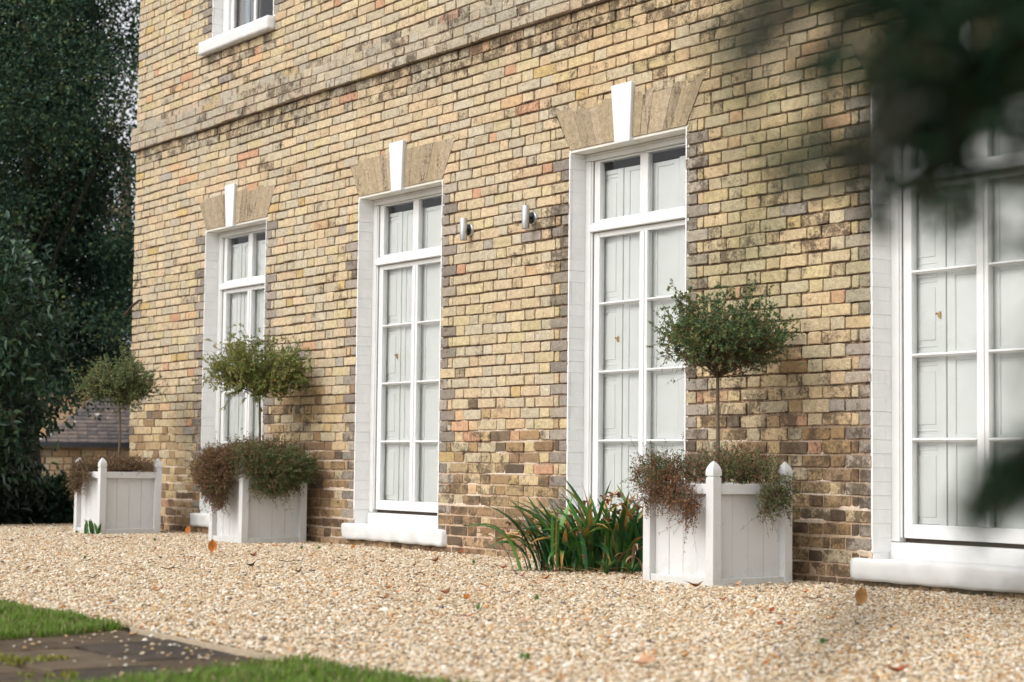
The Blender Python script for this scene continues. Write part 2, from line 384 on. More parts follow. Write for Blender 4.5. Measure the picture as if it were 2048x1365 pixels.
# ---- stone path, lawns, edging
def path():
    b = B(); b.box(-7.0, -4.9, -7.2, -4.53, -.14, -.052)
    root = put('path', b, M_SOIL); root['kind'] = 'structure'
    m, n, l, p = mat('path_stone'); geo = n.new('ShaderNodeNewGeometry'); pos = geo.outputs['Position']; a = nd(n, 'ShaderNodeAttribute', attribute_name='tint')
    q = noise(n, l, pos, 9, 7, .7); v = ramp(n, l, q.outputs[0], [(.3, (.55, .55, .55)), (.7, (1.35, 1.3, 1.2))])
    l.new(mix(n, l, 1.0, a.outputs['Color'], v.outputs[0], 'MULTIPLY'), p.inputs['Base Color']); p.inputs['Roughness'].default_value = .95; p.inputs['Specular IOR Level'].default_value = .12
    h = noise(n, l, pos, 22, 6, .65); bump(n, l, p, h.outputs[0], .7, .02)
    rows = [(-4.55, -4.93), (-4.95, -5.30), (-5.32, -5.74), (-5.76, -6.3), (-6.32, -6.8), (-6.82, -7.18)]
    for k, (y1, y0) in enumerate(rows):
        x = -6.98 + .06 * math.sin(k * 2.3)
        while x < -4.98:
            w = random.choice((.42, .55, .68, .80)); x1 = min(x + w, -4.92)
            if x1 > -5.1: x1 = -4.92
            c = random.choice(((.078, .060, .044), (.098, .075, .053), (.086, .066, .047), (.120, .094, .066), (.066, .056, .047)))
            bb = B(); N = 7; j = lambda: random.uniform(-.012, .012)
            pts = []
            cor = [(x + j(), y0 + j()), (x1 - .015 + j(), y0 + j()), (x1 - .015 + j(), y1 + j()), (x + j(), y1 + j())]
            tilt = random.uniform(-.006, .006)
            top = [(cx, cy, -.012 + tilt * (1 if i in (1, 2) else -1) + random.uniform(-.004, .004)) for i, (cx, cy) in enumerate(cor)]
            bot = [(cx, cy, -.06) for cx, cy in cor]
            bb.add(top + bot, None, [(0, 1, 2, 3), (4, 5, 1, 0), (5, 6, 2, 1), (6, 7, 3, 2), (7, 4, 0, 3)], (*c, 0))
            put('slab', bb, m, root, False, .008)
            x = x1
    # moss in the joints
    mb = B(); n_ = 5200
    P = []
    while len(P) < n_:
        k = random.randrange(len(rows) - 1)
        if random.random() < .75: P.append((random.uniform(-6.9, -5.0), rows[k][1] - .01 + random.gauss(0, .018), -.012))
        else: P.append((random.choice((-6.45, -5.9, -5.5)) + random.gauss(0, .03), random.uniform(-5.5, -4.6), -.012))
    P = np.array(P); keep = fbm(P[:, 0] * 3, P[:, 1] * 3, 5) > .64; P = P[keep]
    leaf_cards(mb, P, np.array([0, 0, 1.]) + .9 * R.normal(size=P.shape), .012 + .012 * R.random(len(P)), .012, pal(len(P), [(.20, .21, .03), (.28, .25, .04), (.13, .16, .03)]))
    o = put('moss', mb, M_LEAF, root, stuff=True)
    return root
path()
def strays():
    b = B(); n = 100
    for i in range(n):
        y = -4.56 - abs(R.normal()) * .38; x = R.uniform(-6.75, -5.25)
        if y < -5.9: continue
        r_ = R.uniform(.004, .010); sc = np.array([R.uniform(1, 1.4), R.uniform(.8, 1), R.uniform(.5, .7)]) * r_
        g = np.array([(0, 0, -1), (1, 0, -.1), (.3, .95, 0), (-.8, .6, .1), (-.8, -.6, -.1), (.3, -.95, 0), (.1, 0, 1)]) + .18 * R.normal(size=(7, 3))
        a = R.uniform(0, 6.28); c_, s_ = math.cos(a), math.sin(a); V = (g * sc) @ np.array([[c_, s_, 0], [-s_, c_, 0], [0, 0, 1]]) + np.array([x, y, -.012 + sc[2] * .7])
        b.add(V, [(0, 2, 1), (0, 3, 2), (0, 4, 3), (0, 5, 4), (0, 1, 5), (6, 1, 2), (6, 2, 3), (6, 3, 4), (6, 4, 5), (6, 5, 1)], None, (*(np.array([(.58, .48, .34), (.50, .38, .24), (.74, .70, .62), (.44, .29, .15)][R.integers(0, 4)])), 0))
    o = put('gravel', b, M_DRY, None, stuff=True); o['label'] = 'stray gravel stones scattered over the edge of the stone path'
strays()
eb = B()
for i in range(14):
    x0 = -6.72 + i * .09; x1 = x0 + .09
    f_ = lambda x: -4.512 + .018 * math.sin(x * 1.3)
    eb.add([(x0, f_(x0), -.1), (x1, f_(x1), -.1), (x0, f_(x0), .001), (x1, f_(x1), .001), (x0, f_(x0) - .014, .000), (x1, f_(x1) - .014, .000), (x0, f_(x0) - .014, -.1), (x1, f_(x1) - .014, -.1)], None, [(1, 0, 2, 3), (3, 2, 4, 5), (5, 4, 6, 7)])
eo = put('edging_board', eb, M_WOOD); tag(eo, 'pale timber edging board between the gravel and the stone path', 'edging')

def lawn(name, poly, dens, label):
    """poly: function giving x-range for a y"""
    b = B()
    ys = np.linspace(poly['y0'], poly['y1'], 8)
    V = [];
    for y in ys:
        a, c = poly['x'](y); V += [(a, y, -.016), (c, y, -.016)]
    b.add(V, None, [(2 * i, 2 * i + 1, 2 * i + 3, 2 * i + 2) for i in range(7)], (.05, .06, .02, 0))
    n = int(dens * abs(poly['y1'] - poly['y0']) * (poly['x'](ys[0])[1] - poly['x'](ys[0])[0]))
    y = R.uniform(poly['y0'], poly['y1'], n); e = np.array([poly['x'](q) for q in y])
    x = e[:, 0] + (e[:, 1] - e[:, 0]) * R.random(n)
    edge = np.clip(np.minimum((poly['y1'] - y) / .12, 1), .0, 1)
    rag = fbm(x * 9, y * 9, 3)
    k = (rag > .30 + .45 * (1 - np.clip((poly['y1'] - y) / .05, 0, 1))); x, y = x[k], y[k]; n = len(x); rag = rag[k]
    h = (.016 + .036 * R.random(n)) * (.45 + 1.1 * rag)
    a = R.uniform(0, 6.28, n); lean = R.random(n) * .9
    w = .0022 + .0014 * R.random(n)
    sx, sy = np.cos(a), np.sin(a); px, py = -sy, sx
    def P(t, ww):
        cx = x + sx * lean * h * t * t; cy = y + sy * lean * h * t * t; cz = -.016 + h * t * (1 - .25 * lean * t)
        return np.stack([cx - px * w * ww, cy - py * w * ww, cz], 1), np.stack([cx + px * w * ww, cy + py * w * ww, cz], 1)
    l0, r0 = P(0, 1); l1, r1 = P(.55, .8); l2, r2 = P(1, .05)
    V = np.stack([l0, r0, l1, r1, l2], 1).reshape(-1, 3); i = np.arange(n)[:, None] * 5
    c = pal(n, [(.15, .27, .03), (.11, .22, .025), (.20, .31, .05), (.21, .26, .07), (.08, .15, .02), (.30, .27, .12), (.12, .20, .03)], .25)
    b.add(V, (i + [2, 3, 4]).reshape(-1, 3), (i + [0, 1, 3, 2]).reshape(-1, 4), np.repeat(c, 5, 0))
    o = put(name, b, M_GRASS, stuff=True); o['label'] = label
lawn('grass', dict(y0=-6.2, y1=-4.50, x=lambda y: (-9.3, -6.80 - .38 * (y + 4.5))), 15000, 'short green lawn left of the stone path')
lawn('grass', dict(y0=-6.6, y1=-4.44, x=lambda y: (-5.42 - .30 * (y + 4.5), -3.2)), 15000, 'short green lawn right of the stone path')

# ================================================================== THE HOUSE
HX0, HX1, HTOP = -17.15, -4.4, 6.3
HOUSE = empty('brick_house', (-11, 3, 0), 'old yellow brick house with tall white shuttered sash windows', 'house')
WIN = [(-15.50, -14.30, .13), (-12.69, -11.463, .13), (-9.86, -8.652, .13), (-7.065, -5.80, .145)]   # left, right, frame depth
HEAD, SILLT, SILLB = 2.805, .165, .022
ARCH_T = 3.10
KEY = [(-15.085, -14.885), (-12.204, -11.993), (-9.389, -9.168), (-6.55, -6.33)]
UW = (-15.46, -14.25, 4.60)           # upper window: left, right, bottom of opening
STR0, CH = 3.763, .0777               # underside of the string course, course height
NSTR = 3

def spans(z0, z1):
    """clear stretches of brickwork in a course: (xl_bottom, xl_top, xr_bottom, xr_top, quoin_left, quoin_right)"""
    zm = (z0 + z1) / 2
    cuts = []
    for (a, c, _), (k0, k1) in zip(WIN, KEY):
        if SILLT - .02 < zm < HEAD - .02: cuts.append((a, a, c, c, True))
        elif SILLB - .02 < zm <= SILLT - .02: cuts.append((a - .155, a - .155, c + .13, c + .13, False))
        elif HEAD - .02 <= zm < ARCH_T:
            f = lambda z: min(1, max(0, (z - HEAD) / (ARCH_T - HEAD)))
            cuts.append((a - .005 - .175 * f(z0), a - .005 - .175 * f(z1), c + .005 + .175 * f(z0), c + .005 + .175 * f(z1), False))
        elif ARCH_T <= zm < 3.175: cuts.append((k0 - .008, k0 - .008, k1 + .008, k1 + .008, False))
    if UW[2] - .01 < zm: cuts.append((UW[0], UW[0], UW[1], UW[1], True))
    elif UW[2] - .15 < zm: cuts.append((UW[0] - .175, UW[0] - .175, UW[1] + .04, UW[1] + .04, False))
    cuts.sort()
    out = []; xl = (HX0, HX0, False)
    for a0, a1, c0, c1, q in cuts:
        out.append((xl[0], xl[1], a0, a1, xl[2], q)); xl = (c0, c1, q)
    out.append((xl[0], xl[1], HX1, HX1, xl[2], False))
    return [s for s in out if s[2] - s[0] > .03]

PALE = np.array([(.51, .41, .26), (.53, .435, .28), (.49, .405, .275), (.47, .40, .28), (.54, .42, .265), (.52, .405, .265), (.51, .42, .245), (.48, .42, .305), (.52, .39, .245), (.45, .39, .285)])
ACC = np.array([(.52, .31, .18), (.54, .36, .20), (.48, .35, .15), (.50, .28, .17), (.51, .37, .16), (.35, .31, .27)])
BROWN = np.array([(.36, .25, .13), (.31, .205, .105), (.42, .30, .15), (.28, .185, .105), (.39, .28, .15), (.34, .22, .105), (.26, .16, .085)])
DARKB = np.array([(.15, .11, .075), (.18, .125, .08), (.12, .09, .065), (.21, .165, .125)])
QUOIN = np.array([(.28, .245, .205), (.33, .285, .235), (.23, .20, .17), (.37, .315, .25), (.26, .22, .185)])
BASEB = np.array([(.20, .13, .08), (.25, .155, .085), (.16, .11, .07), (.29, .175, .09), (.31, .20, .105)])

def tint(x, z, quoin):
    low = float(np.clip((1.30 - z + .9 * (fbm(x * .9, z * 1.1, 21) - .5)) / .9, 0, 1))
    base = float(np.clip((.42 - z + .5 * (fbm(x * .8, z, 31) - .5)) / .35, 0, 1))
    r = random.random()
    right = np.clip((x + 13) / 6, 0, 1)
    s = .14 + .58 * float(fbm(x * .7, z * .9, 41)) ** 1.5 + .17 * right + .24 * low + random.gauss(0, .13)
    if quoin and random.random() < .85:
        c = QUOIN[random.randrange(len(QUOIN))]; s += .05
    elif random.random() < base * .75: c = BASEB[random.randrange(len(BASEB))]
    elif r < low * .62: c = BROWN[random.randrange(len(BROWN))]
    elif r < low * .62 + .10 * low: c = DARKB[random.randrange(len(DARKB))]
    elif r > .945: c = ACC[random.randrange(len(ACC))]
    else:
        c = PALE[random.randrange(len(PALE))]
        if low > .2 or right > .5: c = c * np.array([1.0, .96, .87])       # the ochre bricks of the lower right wall
    if z < .075 and random.random() < .6: c = np.array([.42, .28, .155]) * random.uniform(.8, 1.15)
    g = float(np.clip((fbm(x * 1.1 + 3, z * 1.1, 55) - .58) * 3, 0, .5)) * float(right)          # patches of algae
    c = c * (1 - g) + np.array([.25, .24, .11]) * g
    if STR0 - 3.2 * CH < z < STR0: s += .55 * (1 - (STR0 - z) / (3.2 * CH)) + .14; c = c * .93  # stain streaks plus painted shade under the projecting string course
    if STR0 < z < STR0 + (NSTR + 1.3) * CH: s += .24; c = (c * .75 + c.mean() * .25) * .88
    if 4.0 < z < 4.47 and -15.7 < x < -14.2: s += .45 * (z - 4.0) / .47
    c = c * random.uniform(.92, 1.08) * 1.04; c = c * .88 + c.mean() * .12
    return (*np.clip(c, .02, .9), float(np.clip(s, 0, .84)))

def brick_geo(b, xlb, xlt, xrb, xrt, z0, z1, yf, C, back=.035, org=(0, 0, 0)):
    """one worn brick, its face towards -y"""
    wdt = min(xrb - xlb, xrt - xlt); h = z1 - z0
    def X(u, v): return (xlb + (xlt - xlb) * v) * (1 - u) + (xrb + (xrt - xrb) * v) * u
    rr = [min(random.choice((.0015, .002, .003, .004, .006, .012)), wdt * .3) for _ in range(4)]
    o2 = []
    for (cu, cv), r_, (du, dv) in zip(((0, 0), (1, 0), (1, 1), (0, 1)), rr, ((1, 1), (-1, 1), (-1, -1), (1, -1))):
        p = (cu + du * r_ / wdt, cv); q = (cu, cv + dv * r_ / h)
        o2 += [q, p] if (cu, cv) in ((0, 0), (1, 1)) else [p, q]
    o2.insert(2, (.5 + random.uniform(-.2, .2), random.uniform(-.025, .035))); o2.insert(7, (.5 + random.uniform(-.2, .2), 1 + random.uniform(-.035, .025)))
    j = .0019
    out = np.array([(X(u, v) + random.uniform(-j, j), z0 + v * h + random.uniform(-j, j)) for u, v in o2]); n = len(out)
    cen = out.mean(0)
    ins = np.array([.0032, .0032])
    inn = cen + (out - cen) * (1 - ins / np.array([wdt / 2, h / 2]))
    tx, tz = random.gauss(0, .010), random.gauss(0, .022)
    fy = lambda P, d: yf + d + (P[:, 0] - cen[0]) * tx + (P[:, 1] - cen[1]) * tz
    Vb = np.c_[out[:, 0], np.full(n, yf + back), out[:, 1]]
    Vo = np.c_[out[:, 0], fy(out, .0022 + .0010 * np.abs(R.normal(size=n))), out[:, 1]]
    Vi = np.c_[inn[:, 0], fy(inn, .0008 * R.normal(size=n)), inn[:, 1]]
    Vc = np.array([[cen[0], yf - .0008, cen[1]]])
    V = np.concatenate([Vb, Vo, Vi, Vc]) - np.asarray(org)
    k = np.arange(n); k2 = (k + 1) % n
    Q = np.concatenate([np.stack([k, k2, n + k2, n + k], 1), np.stack([n + k, n + k2, 2 * n + k2, 2 * n + k], 1)])
    T = np.stack([2 * n + k, 2 * n + k2, np.full(n, 3 * n)], 1)
    b.add(V, T, Q, C)

SL, HL, CL, J = .2050, .1010, .050, .0100
def course(xl, xr, k, ql, qr):
    """Flemish bond: list of (x0, x1, is_quoin)"""
    Lg = xr - xl
    if Lg < .16: return [(xl, xr, ql or qr)]
    if k % 2 == 0: ends = [(SL,)]; pat = [HL, SL]
    else: ends = [(HL, CL)]; pat = [SL, HL]
    eL = list(ends[0]); eR = list(ends[0])[::-1]
    if Lg < 2 * sum(eL) + .1:
        n = max(1, round(Lg / .17)); s = Lg / n
        return [(xl + i * s, xl + (i + 1) * s - J, ql if i == 0 else qr if i == n - 1 else False) for i in range(n)]
    mid = Lg - sum(eL) - sum(eR) - J * (len(eL) + len(eR))
    best = None
    for m in range(1, 60, 2):
        seq = [pat[i % 2] for i in range(m)]; t = sum(seq) + J * m - J
        if best is None or abs(t - mid) < best[0]: best = (abs(t - mid), seq, t)
    seq = best[1]; sc = (mid - J * (len(seq) - 1) - 0) / sum(seq)
    out = []; x = xl
    full = [(w, i == 0 and ql) for i, w in enumerate(eL)] + [(w * sc * random.uniform(.96, 1.04), False) for w in seq] + [(w, i == len(eR) - 1 and qr) for i, w in enumerate(eR)]
    tot = sum(w for w, _ in full) + J * (len(full) - 1); sc2 = Lg / tot
    for w, q in full:
        out.append((x, x + w * sc2, q)); x += (w + J) * sc2
    return out

bricks = []
k0 = int((STR0 + .05) / CH) + 1
for k in range(-k0, int((HTOP - STR0) / CH)):
    z0 = STR0 + k * CH; z1 = z0 + CH
    proud = 0 <= k < NSTR
    for (a0, a1, c0, c1, ql, qr) in spans(z0, z1):
        if proud and a0 == HX0: a0 -= .040; a1 -= .040
        cells = course(a0, c0, k, ql, qr)
        for i, (x0, x1, q) in enumerate(cells):
            xm = (x0 + x1) / 2
            wav = .0035 * math.sin(xm * 1.7 + k * .35) + .0025 * math.sin(xm * 4.1 + k)
            jt = J * random.uniform(.70, 1.55)
            xlb = x0 + (.0035 if i == 0 and ql else random.uniform(-.0015, .0015)); xrb = x1 - (.0035 if i == len(cells) - 1 and qr else random.uniform(-.0015, .0015))
            xlt = xlb + (a1 - a0 if i == 0 else 0) + (0 if ql else random.gauss(0, .0012)); xrt = xrb + (c1 - c0 if i == len(cells) - 1 else 0) + (0 if qr else random.gauss(0, .0012))
            if xrt - xlt < .012 or xrb - xlb < .012: continue
            yf = -.002 + random.gauss(0, .0022) - (.042 if proud else 0)
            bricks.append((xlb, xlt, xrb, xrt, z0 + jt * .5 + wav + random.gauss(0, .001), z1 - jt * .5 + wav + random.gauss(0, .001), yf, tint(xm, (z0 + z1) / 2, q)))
# the 300 that show largest in the picture stand alone, the others are one part
def shows(t):
    x, z = (t[0] + t[2]) / 2, (t[4] + t[5]) / 2
    u, v, d = pix((x, 0, z))
    if not (8 < u < 2040 and 8 < v < 1357): return 0
    if 1275 < u < 1592 and v > 895: return 0
    if 1330 < u < 1585 and 575 < v < 770: return 0
    if 1040 < u < 1290 and v > 985: return 0
    if u > 1720 and v < 480: return 0
    if u > 1740 and 880 < v: return 0
    return (t[2] - t[0]) * (t[5] - t[4]) * abs(-7.5) / d ** 3
order = sorted(range(len(bricks)), key=lambda i: -shows(bricks[i]))
single = set(order[:298])
mass = B()
for i, t in enumerate(bricks):
    xlb, xlt, xrb, xrt, z0, z1, yf, c = t
    if i in single:
        b = B(); org = ((xlb + xrb) / 2, yf, (z0 + z1) / 2)
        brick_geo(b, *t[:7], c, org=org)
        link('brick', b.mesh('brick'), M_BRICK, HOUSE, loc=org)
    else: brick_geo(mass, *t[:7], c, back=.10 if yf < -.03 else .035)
put('brick', mass, M_BRICK, HOUSE, stuff=True)

# mortar: one rough sheet behind the brick faces, fuller and paler towards the ground
def mortar():
    st = .016
    xs = np.arange(HX0 + .012, HX1 - .01, st); zs = np.arange(-.08, HTOP, st)
    X, Z = np.meshgrid(xs, zs)
    n = fbm(X * 14, Z * 14, 61); n2 = fbm(X * 1.4, Z * 1.6, 71); n3 = vn(X * 40, Z * 40, 81)
    low = np.clip((1.2 - Z) / 1.0, 0, 1)
    Y = .0145 - .011 * low - .006 * (n - .5) - .003 * (n3 - .5)
    ph = ((Z - STR0) / CH) % 1.0; bed = np.clip(1 - np.minimum(ph, 1 - ph) * CH / .017, 0, 1)
    smear = np.clip((fbm(X * 3.2, np.round((Z - STR0) / CH) * 7.7, 91) - .60 + .10 * low) * 10, 0, 1) * np.clip((1.5 - Z) / .9, .0, 1) * np.clip(bed * 2, 0, 1)
    Y = Y - .0085 * smear
    lin = low[..., None]
    c = (1 - lin) * np.array([.36, .26, .185]) + lin * np.array([.52, .39, .285])
    c = c * (.75 + .5 * n2[..., None]); c = c * (1 - smear[..., None]) + np.array([.66, .56, .46]) * smear[..., None]
    s = .58 + .45 * n2 - .40 * low - .7 * smear
    s = np.where((Z > STR0 - .25) & (Z < STR0), s + .45, s)  # shade below the string course, painted into the joints
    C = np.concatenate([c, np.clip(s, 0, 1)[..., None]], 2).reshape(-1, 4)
    V = np.stack([X, Y, Z], 2).reshape(-1, 3)
    nx = len(xs); nz_ = len(zs)
    i, j = np.meshgrid(np.arange(nx - 1), np.arange(nz_ - 1)); cx = X[:-1, :-1] + st / 2; cz = Z[:-1, :-1] + st / 2
    keep = np.ones(cx.shape, bool)
    for a, c_, _ in WIN: keep &= ~((cx > a - .004) & (cx < c_ + .004) & (cz > SILLB - .03) & (cz < HEAD + .01))
    keep &= ~((cx > UW[0] - .004) & (cx < UW[1] + .004) & (cz > UW[2] - .12))
    q = (j * nx + i)[keep]
    b = B(); b.add(V, None, np.stack([q, q + 1, q + nx + 1, q + nx], 1), C)
    # bed behind the string course, and the left return of the wall
    z0, z1 = STR0 + .004, STR0 + NSTR * CH - .004
    b.box(HX0 - .030, HX1, -.034, .02, z0, z1, (.30, .24, .19, .5))
    b.box(HX0 + .004, HX0 + .05, .016, 7.0, -.1, HTOP, (.40, .32, .22, .3))
    b.box(HX1 - .05, HX1 - .004, .03, 7.0, -.1, HTOP, (.40, .32, .22, .3))
    b.box(HX0 + .06, HX1 - .06, 6.9, 7.0, -.1, HTOP, (.40, .32, .22, .3))
    b.box(HX0 + .002, HX1 - .002, .05, 7.0, HTOP, HTOP + .1, (.30, .28, .25, .3))
    put('mortar', b, M_MORTAR, HOUSE)
mortar()

# gauged brick flat arches, keystones
def prism(b, xlb, xlt, xrb, xrt, z0, z1, y0, y1, C=(1, 1, 1, 0)):
    V = [(xlb, y0, z0), (xrb, y0, z0), (xrt, y0, z1), (xlt, y0, z1), (xlb, y1, z0), (xrb, y1, z0), (xrt, y1, z1), (xlt, y1, z1)]
    b.add(V, None, [(0, 1, 2, 3), (5, 4, 7, 6), (4, 5, 1, 0), (3, 2, 6, 7), (4, 0, 3, 7), (1, 5, 6, 2)], C)
def arch(w, key):
    a, c, _ = w; k0, k1 = key
    b = B(); prism(b, a + .003, a - .16, c - .003, c + .16, HEAD + .004, ARCH_T - .004, .008, .10, (.38, .31, .22, .3))
    root = put('flat_arch', b, M_MORTAR, HOUSE); parent_keep(root)
    kb0, kb1 = k0 + .042, k1 - .018
    for side in (0, 1):
        xb0, xb1 = (a, kb0 - .002) if side == 0 else (kb1 + .002, c)
        xt0, xt1 = (a - .175, k0 + .002) if side == 0 else (k1 - .002, c + .175)
        n = 7
        for i in range(n):
            f0, f1 = i / n, (i + 1) / n; g = .0009
            v = B(); q = random.uniform(.92, 1.06)
            col = np.array(random.choice(((.37, .30, .20), (.40, .325, .22), (.35, .285, .20), (.39, .32, .23), (.33, .27, .19)))) * q
            prism(v, xb0 + (xb1 - xb0) * f0 + g, xt0 + (xt1 - xt0) * f0 + g, xb0 + (xb1 - xb0) * f1 - g, xt0 + (xt1 - xt0) * f1 - g, HEAD, ARCH_T, -.004 + random.gauss(0, .0008), .05, (*col, random.uniform(.30, .66)))
            put('voussoir', v, M_ARCH, root, False, .0008, 1)
    kb = B(); prism(kb, kb0 + .002, k0 + .002, kb1 - .002, k1 - .002, 2.777, 3.172, -.030, .07)
    put('keystone', kb, M_WHITE, HOUSE, False, .006)
for w, kk in zip(WIN, KEY): arch(w, kk)

def rough_slab(x0, x1, y0, y1, z0, z1, amp, r=.02, seed=0.0):
    bm = bmesh.new(); nx = max(4, int((x1 - x0) / .035)); ny, nz_ = 4, 4
    bmesh.ops.create_cube(bm, size=1.0)
    bmesh.ops.scale(bm, vec=(x1 - x0, y1 - y0, z1 - z0), verts=bm.verts)
    ex = [e for e in bm.edges if abs(e.verts[0].co.x - e.verts[1].co.x) > .01]; bmesh.ops.subdivide_edges(bm, edges=ex, cuts=nx, use_grid_fill=True)
    ez = [e for e in bm.edges if abs(e.verts[0].co.z - e.verts[1].co.z) > .01]; bmesh.ops.subdivide_edges(bm, edges=ez, cuts=nz_, use_grid_fill=True)
    c = Vector(((x0 + x1) / 2, (y0 + y1) / 2, (z0 + z1) / 2)); hx, hy, hz = (x1 - x0) / 2, (y1 - y0) / 2, (z1 - z0) / 2
    for v in bm.verts:
        p = v.co.copy()
        inner = Vector((max(-hx + r, min(hx - r, p.x)), max(-hy + r, min(hy - r, p.y)), max(-hz + r, min(hz - r, p.z))))
        d = p - inner
        if d.length > r: p = inner + d.normalized() * r
        w = p + c + Vector((seed, 0, 0))
        p += Vector((mnoise.noise(w * 9) * .4, mnoise.noise(w * 9 + Vector((5, 3, 1))), mnoise.noise(w * 8 + Vector((1, 9, 4))) * .7)) * amp
        p += Vector((0, 1, 0)) * mnoise.noise(w * 30) * amp * .5
        v.co = p + c
    me = bpy.data.meshes.new('slab'); bm.to_mesh(me); bm.free()
    me.polygons.foreach_set('use_smooth', np.ones(len(me.polygons), bool))
    return me

# windows
GL = .135       # glass starts this far in from the opening
ROWS = [.345, .812, 1.280, 1.745, 2.205]       # bottoms of the four lower rows, top of the last
def window(ix, w):
    a, c, fy = w; m = (a + c) / 2
    fr = B()
    fr.box(a + .002, a + .060, fy, fy + .14, .246, HEAD - .07); fr.box(c - .060, c - .002, fy, fy + .14, .246, HEAD - .07)
    fr.box(a + .002, c - .002, fy - .003, fy + .14, HEAD - .068, HEAD - .036)
    fr.box(a + .061, a + .072, fy + .006, fy + .02, .27, HEAD - .07); fr.box(c - .072, c - .061, fy + .006, fy + .02, .27, HEAD - .07)
    fr.box(a + .004, c - .004, fy - .012, fy + .012, HEAD - .036, HEAD - .022)
    root = put('window', fr, M_WHITE, HOUSE, False, .004); parent_keep(root)
    if ix == 0: root['label'] = 'tall white sash window nearest the far corner, behind the bushy planter'
    hd = B(); hd.box(a + .002, c - .002, .004, fy + .14, HEAD - .020, HEAD + .002); put('soffit', hd, M_SOFFIT, HOUSE, False, .004)
    si = B(); si.box(a + .002, c - .002, fy - .012, fy + .14, SILLT - .02, .2425)
    put('sub_sill', si, M_WHITE, root, False, .004)
    sl = B(); sl.box(a + .062, c - .062, fy + .05, fy + .10, .243, .275); put('draught_slot', sl, M_SLOT, root)
    ys = fy + .022
    # lower sash
    s = B(); z0, z1 = .268, 2.238
    s.box(a + .074, a + GL, ys, ys + .045, z0, z1); s.box(c - GL, c - .074, ys, ys + .045, z0, z1)
    s.box(a + GL, c - GL, ys + .002, ys + .045, z0, ROWS[0]); s.box(a + GL, c - GL, ys + .002, ys + .045, 2.203, z1)
    s.box(m - .040, m + .040, ys + .001, ys + .043, ROWS[0], 2.203); s.box(m - .014, m + .014, ys - .006, ys + .001, z0 + .08, 2.20)
    put('lower_sash', s, M_WHITE, root, False, .004)
    t = B(); t.box(a + .061, c - .061, ys - .035, ys + .040, 2.242, 2.292); t.box(a + .061, c - .061, ys - .018, ys + .030, 2.294, 2.306)
    put('transom', t, M_WHITE, root, False, .012, 3)
    u = B(); z0, z1 = 2.308, HEAD - .070
    u.box(a + .074, a + GL, ys, ys + .045, z0, z1); u.box(c - GL, c - .074, ys, ys + .045, z0, z1)
    u.box(a + GL, c - GL, ys + .002, ys + .045, z0, 2.325); u.box(a + GL, c - GL, ys + .002, ys + .045, z1 - .012, z1)
    u.box(m - .040, m + .040, ys + .001, ys + .043, 2.325, z1 - .012)
    put('upper_sash', u, M_WHITE, root, False, .004)
    for x0, x1 in ((a + GL, m - .040), (m + .040, c - GL)):
        for z in ROWS[1:4]:
            g = B(); g.box(x0, x1, ys + .006, ys + .040, z - .010, z + .010); g.box(x0 + .001, x1 - .001, ys - .003, ys + .006, z - .003, z + .007)
            put('glazing_bar', g, M_WHITE, root, False, .003)
        zz = [ROWS[0]] + ROWS[1:4] + [2.203]
        for q0, q1 in [(zz[i] + (.010 if i else 0), zz[i + 1] - (.010 if i < 3 else 0)) for i in range(4)] + [(2.325, HEAD - .082)]:
            g = B(); ty = random.uniform(-.004, .004); tx = random.uniform(-.004, .004)
            g.add([(x0, ys + .024 - tx, q0), (x1, ys + .024 + tx, q0), (x1, ys + .024 + tx + ty, q1), (x0, ys + .024 - tx + ty, q1)], None, [(0, 1, 2, 3)])
            put('pane', g, M_GLASS, root)
    # four folding shutter leaves, five panels each
    yt = fy + .082; lw = (c - a - .05) / 4
    for i in range(4):
        x0 = a + .025 + i * lw + .0025; x1 = x0 + lw - .005; yy = yt + (.006 if i in (1, 2) else 0); ztop = 2.668 if i != 2 else 2.660
        h = B(); st = .058
        h.box(x0, x0 + st, yy, yy + .030, .30, ztop); h.box(x1 - st, x1, yy, yy + .030, .30, ztop)
        cuts = [.30] + ROWS[1:4] + [2.25, ztop]
        for j in range(5):
            p0, p1 = cuts[j], cuts[j + 1]; e0 = .055; e1 = .055
            h.box(x0 + st, x1 - st, yy + .0006, yy + .0294, p0, p0 + e0 * .55); h.box(x0 + st, x1 - st, yy + .0006, yy + .0294, p1 - e1 * .55, p1)
            h.box(x0 + st, x1 - st, yy + .009, yy + .024, p0 + .030, p1 - .030)
            if i in (0, 3):
                h.box(x0 + st + .018, x1 - st - .018, yy + .003, yy + .009, p0 + .085, p1 - .085)
                h.box(x0 + st + .006, x1 - st - .006, yy + .004, yy + .009, p0 + .046, p0 + .058); h.box(x0 + st + .006, x1 - st - .006, yy + .004, yy + .009, p1 - .058, p1 - .046)
        put('shutter', h, M_SHUT, root, False, .003, 1)
    for x in (a + .025 + lw - .035, c - .025 - lw + .035):
        q = B(); zc = 1.50
        q.box(x - .004, x + .004, yt - .012, yt - .002, zc - .020, zc + .020); q.box(x - .014, x - .006, yt - .009, yt - .002, zc - .012, zc + .014); q.box(x - .006, x - .004, yt - .007, yt - .002, zc - .004, zc + .004)
        q.lathe([(.0, zc + .002), (.007, zc + .004), (.008, zc + .010), (.005, zc + .015), (0, zc + .016)], x - .022, yt - .010, 10)
        put('latch', q, M_BRASS, root)
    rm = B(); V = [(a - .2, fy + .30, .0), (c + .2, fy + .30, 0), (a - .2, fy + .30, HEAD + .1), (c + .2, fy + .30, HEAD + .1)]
    rm.box(a - .2, c + .2, fy + .9, fy + .95, 0, HEAD + .2); rm.box(a - .25, a - .2, fy + .145, fy + .95, 0, HEAD + .2); rm.box(c + .2, c + .25, fy + .145, fy + .95, 0, HEAD + .2)
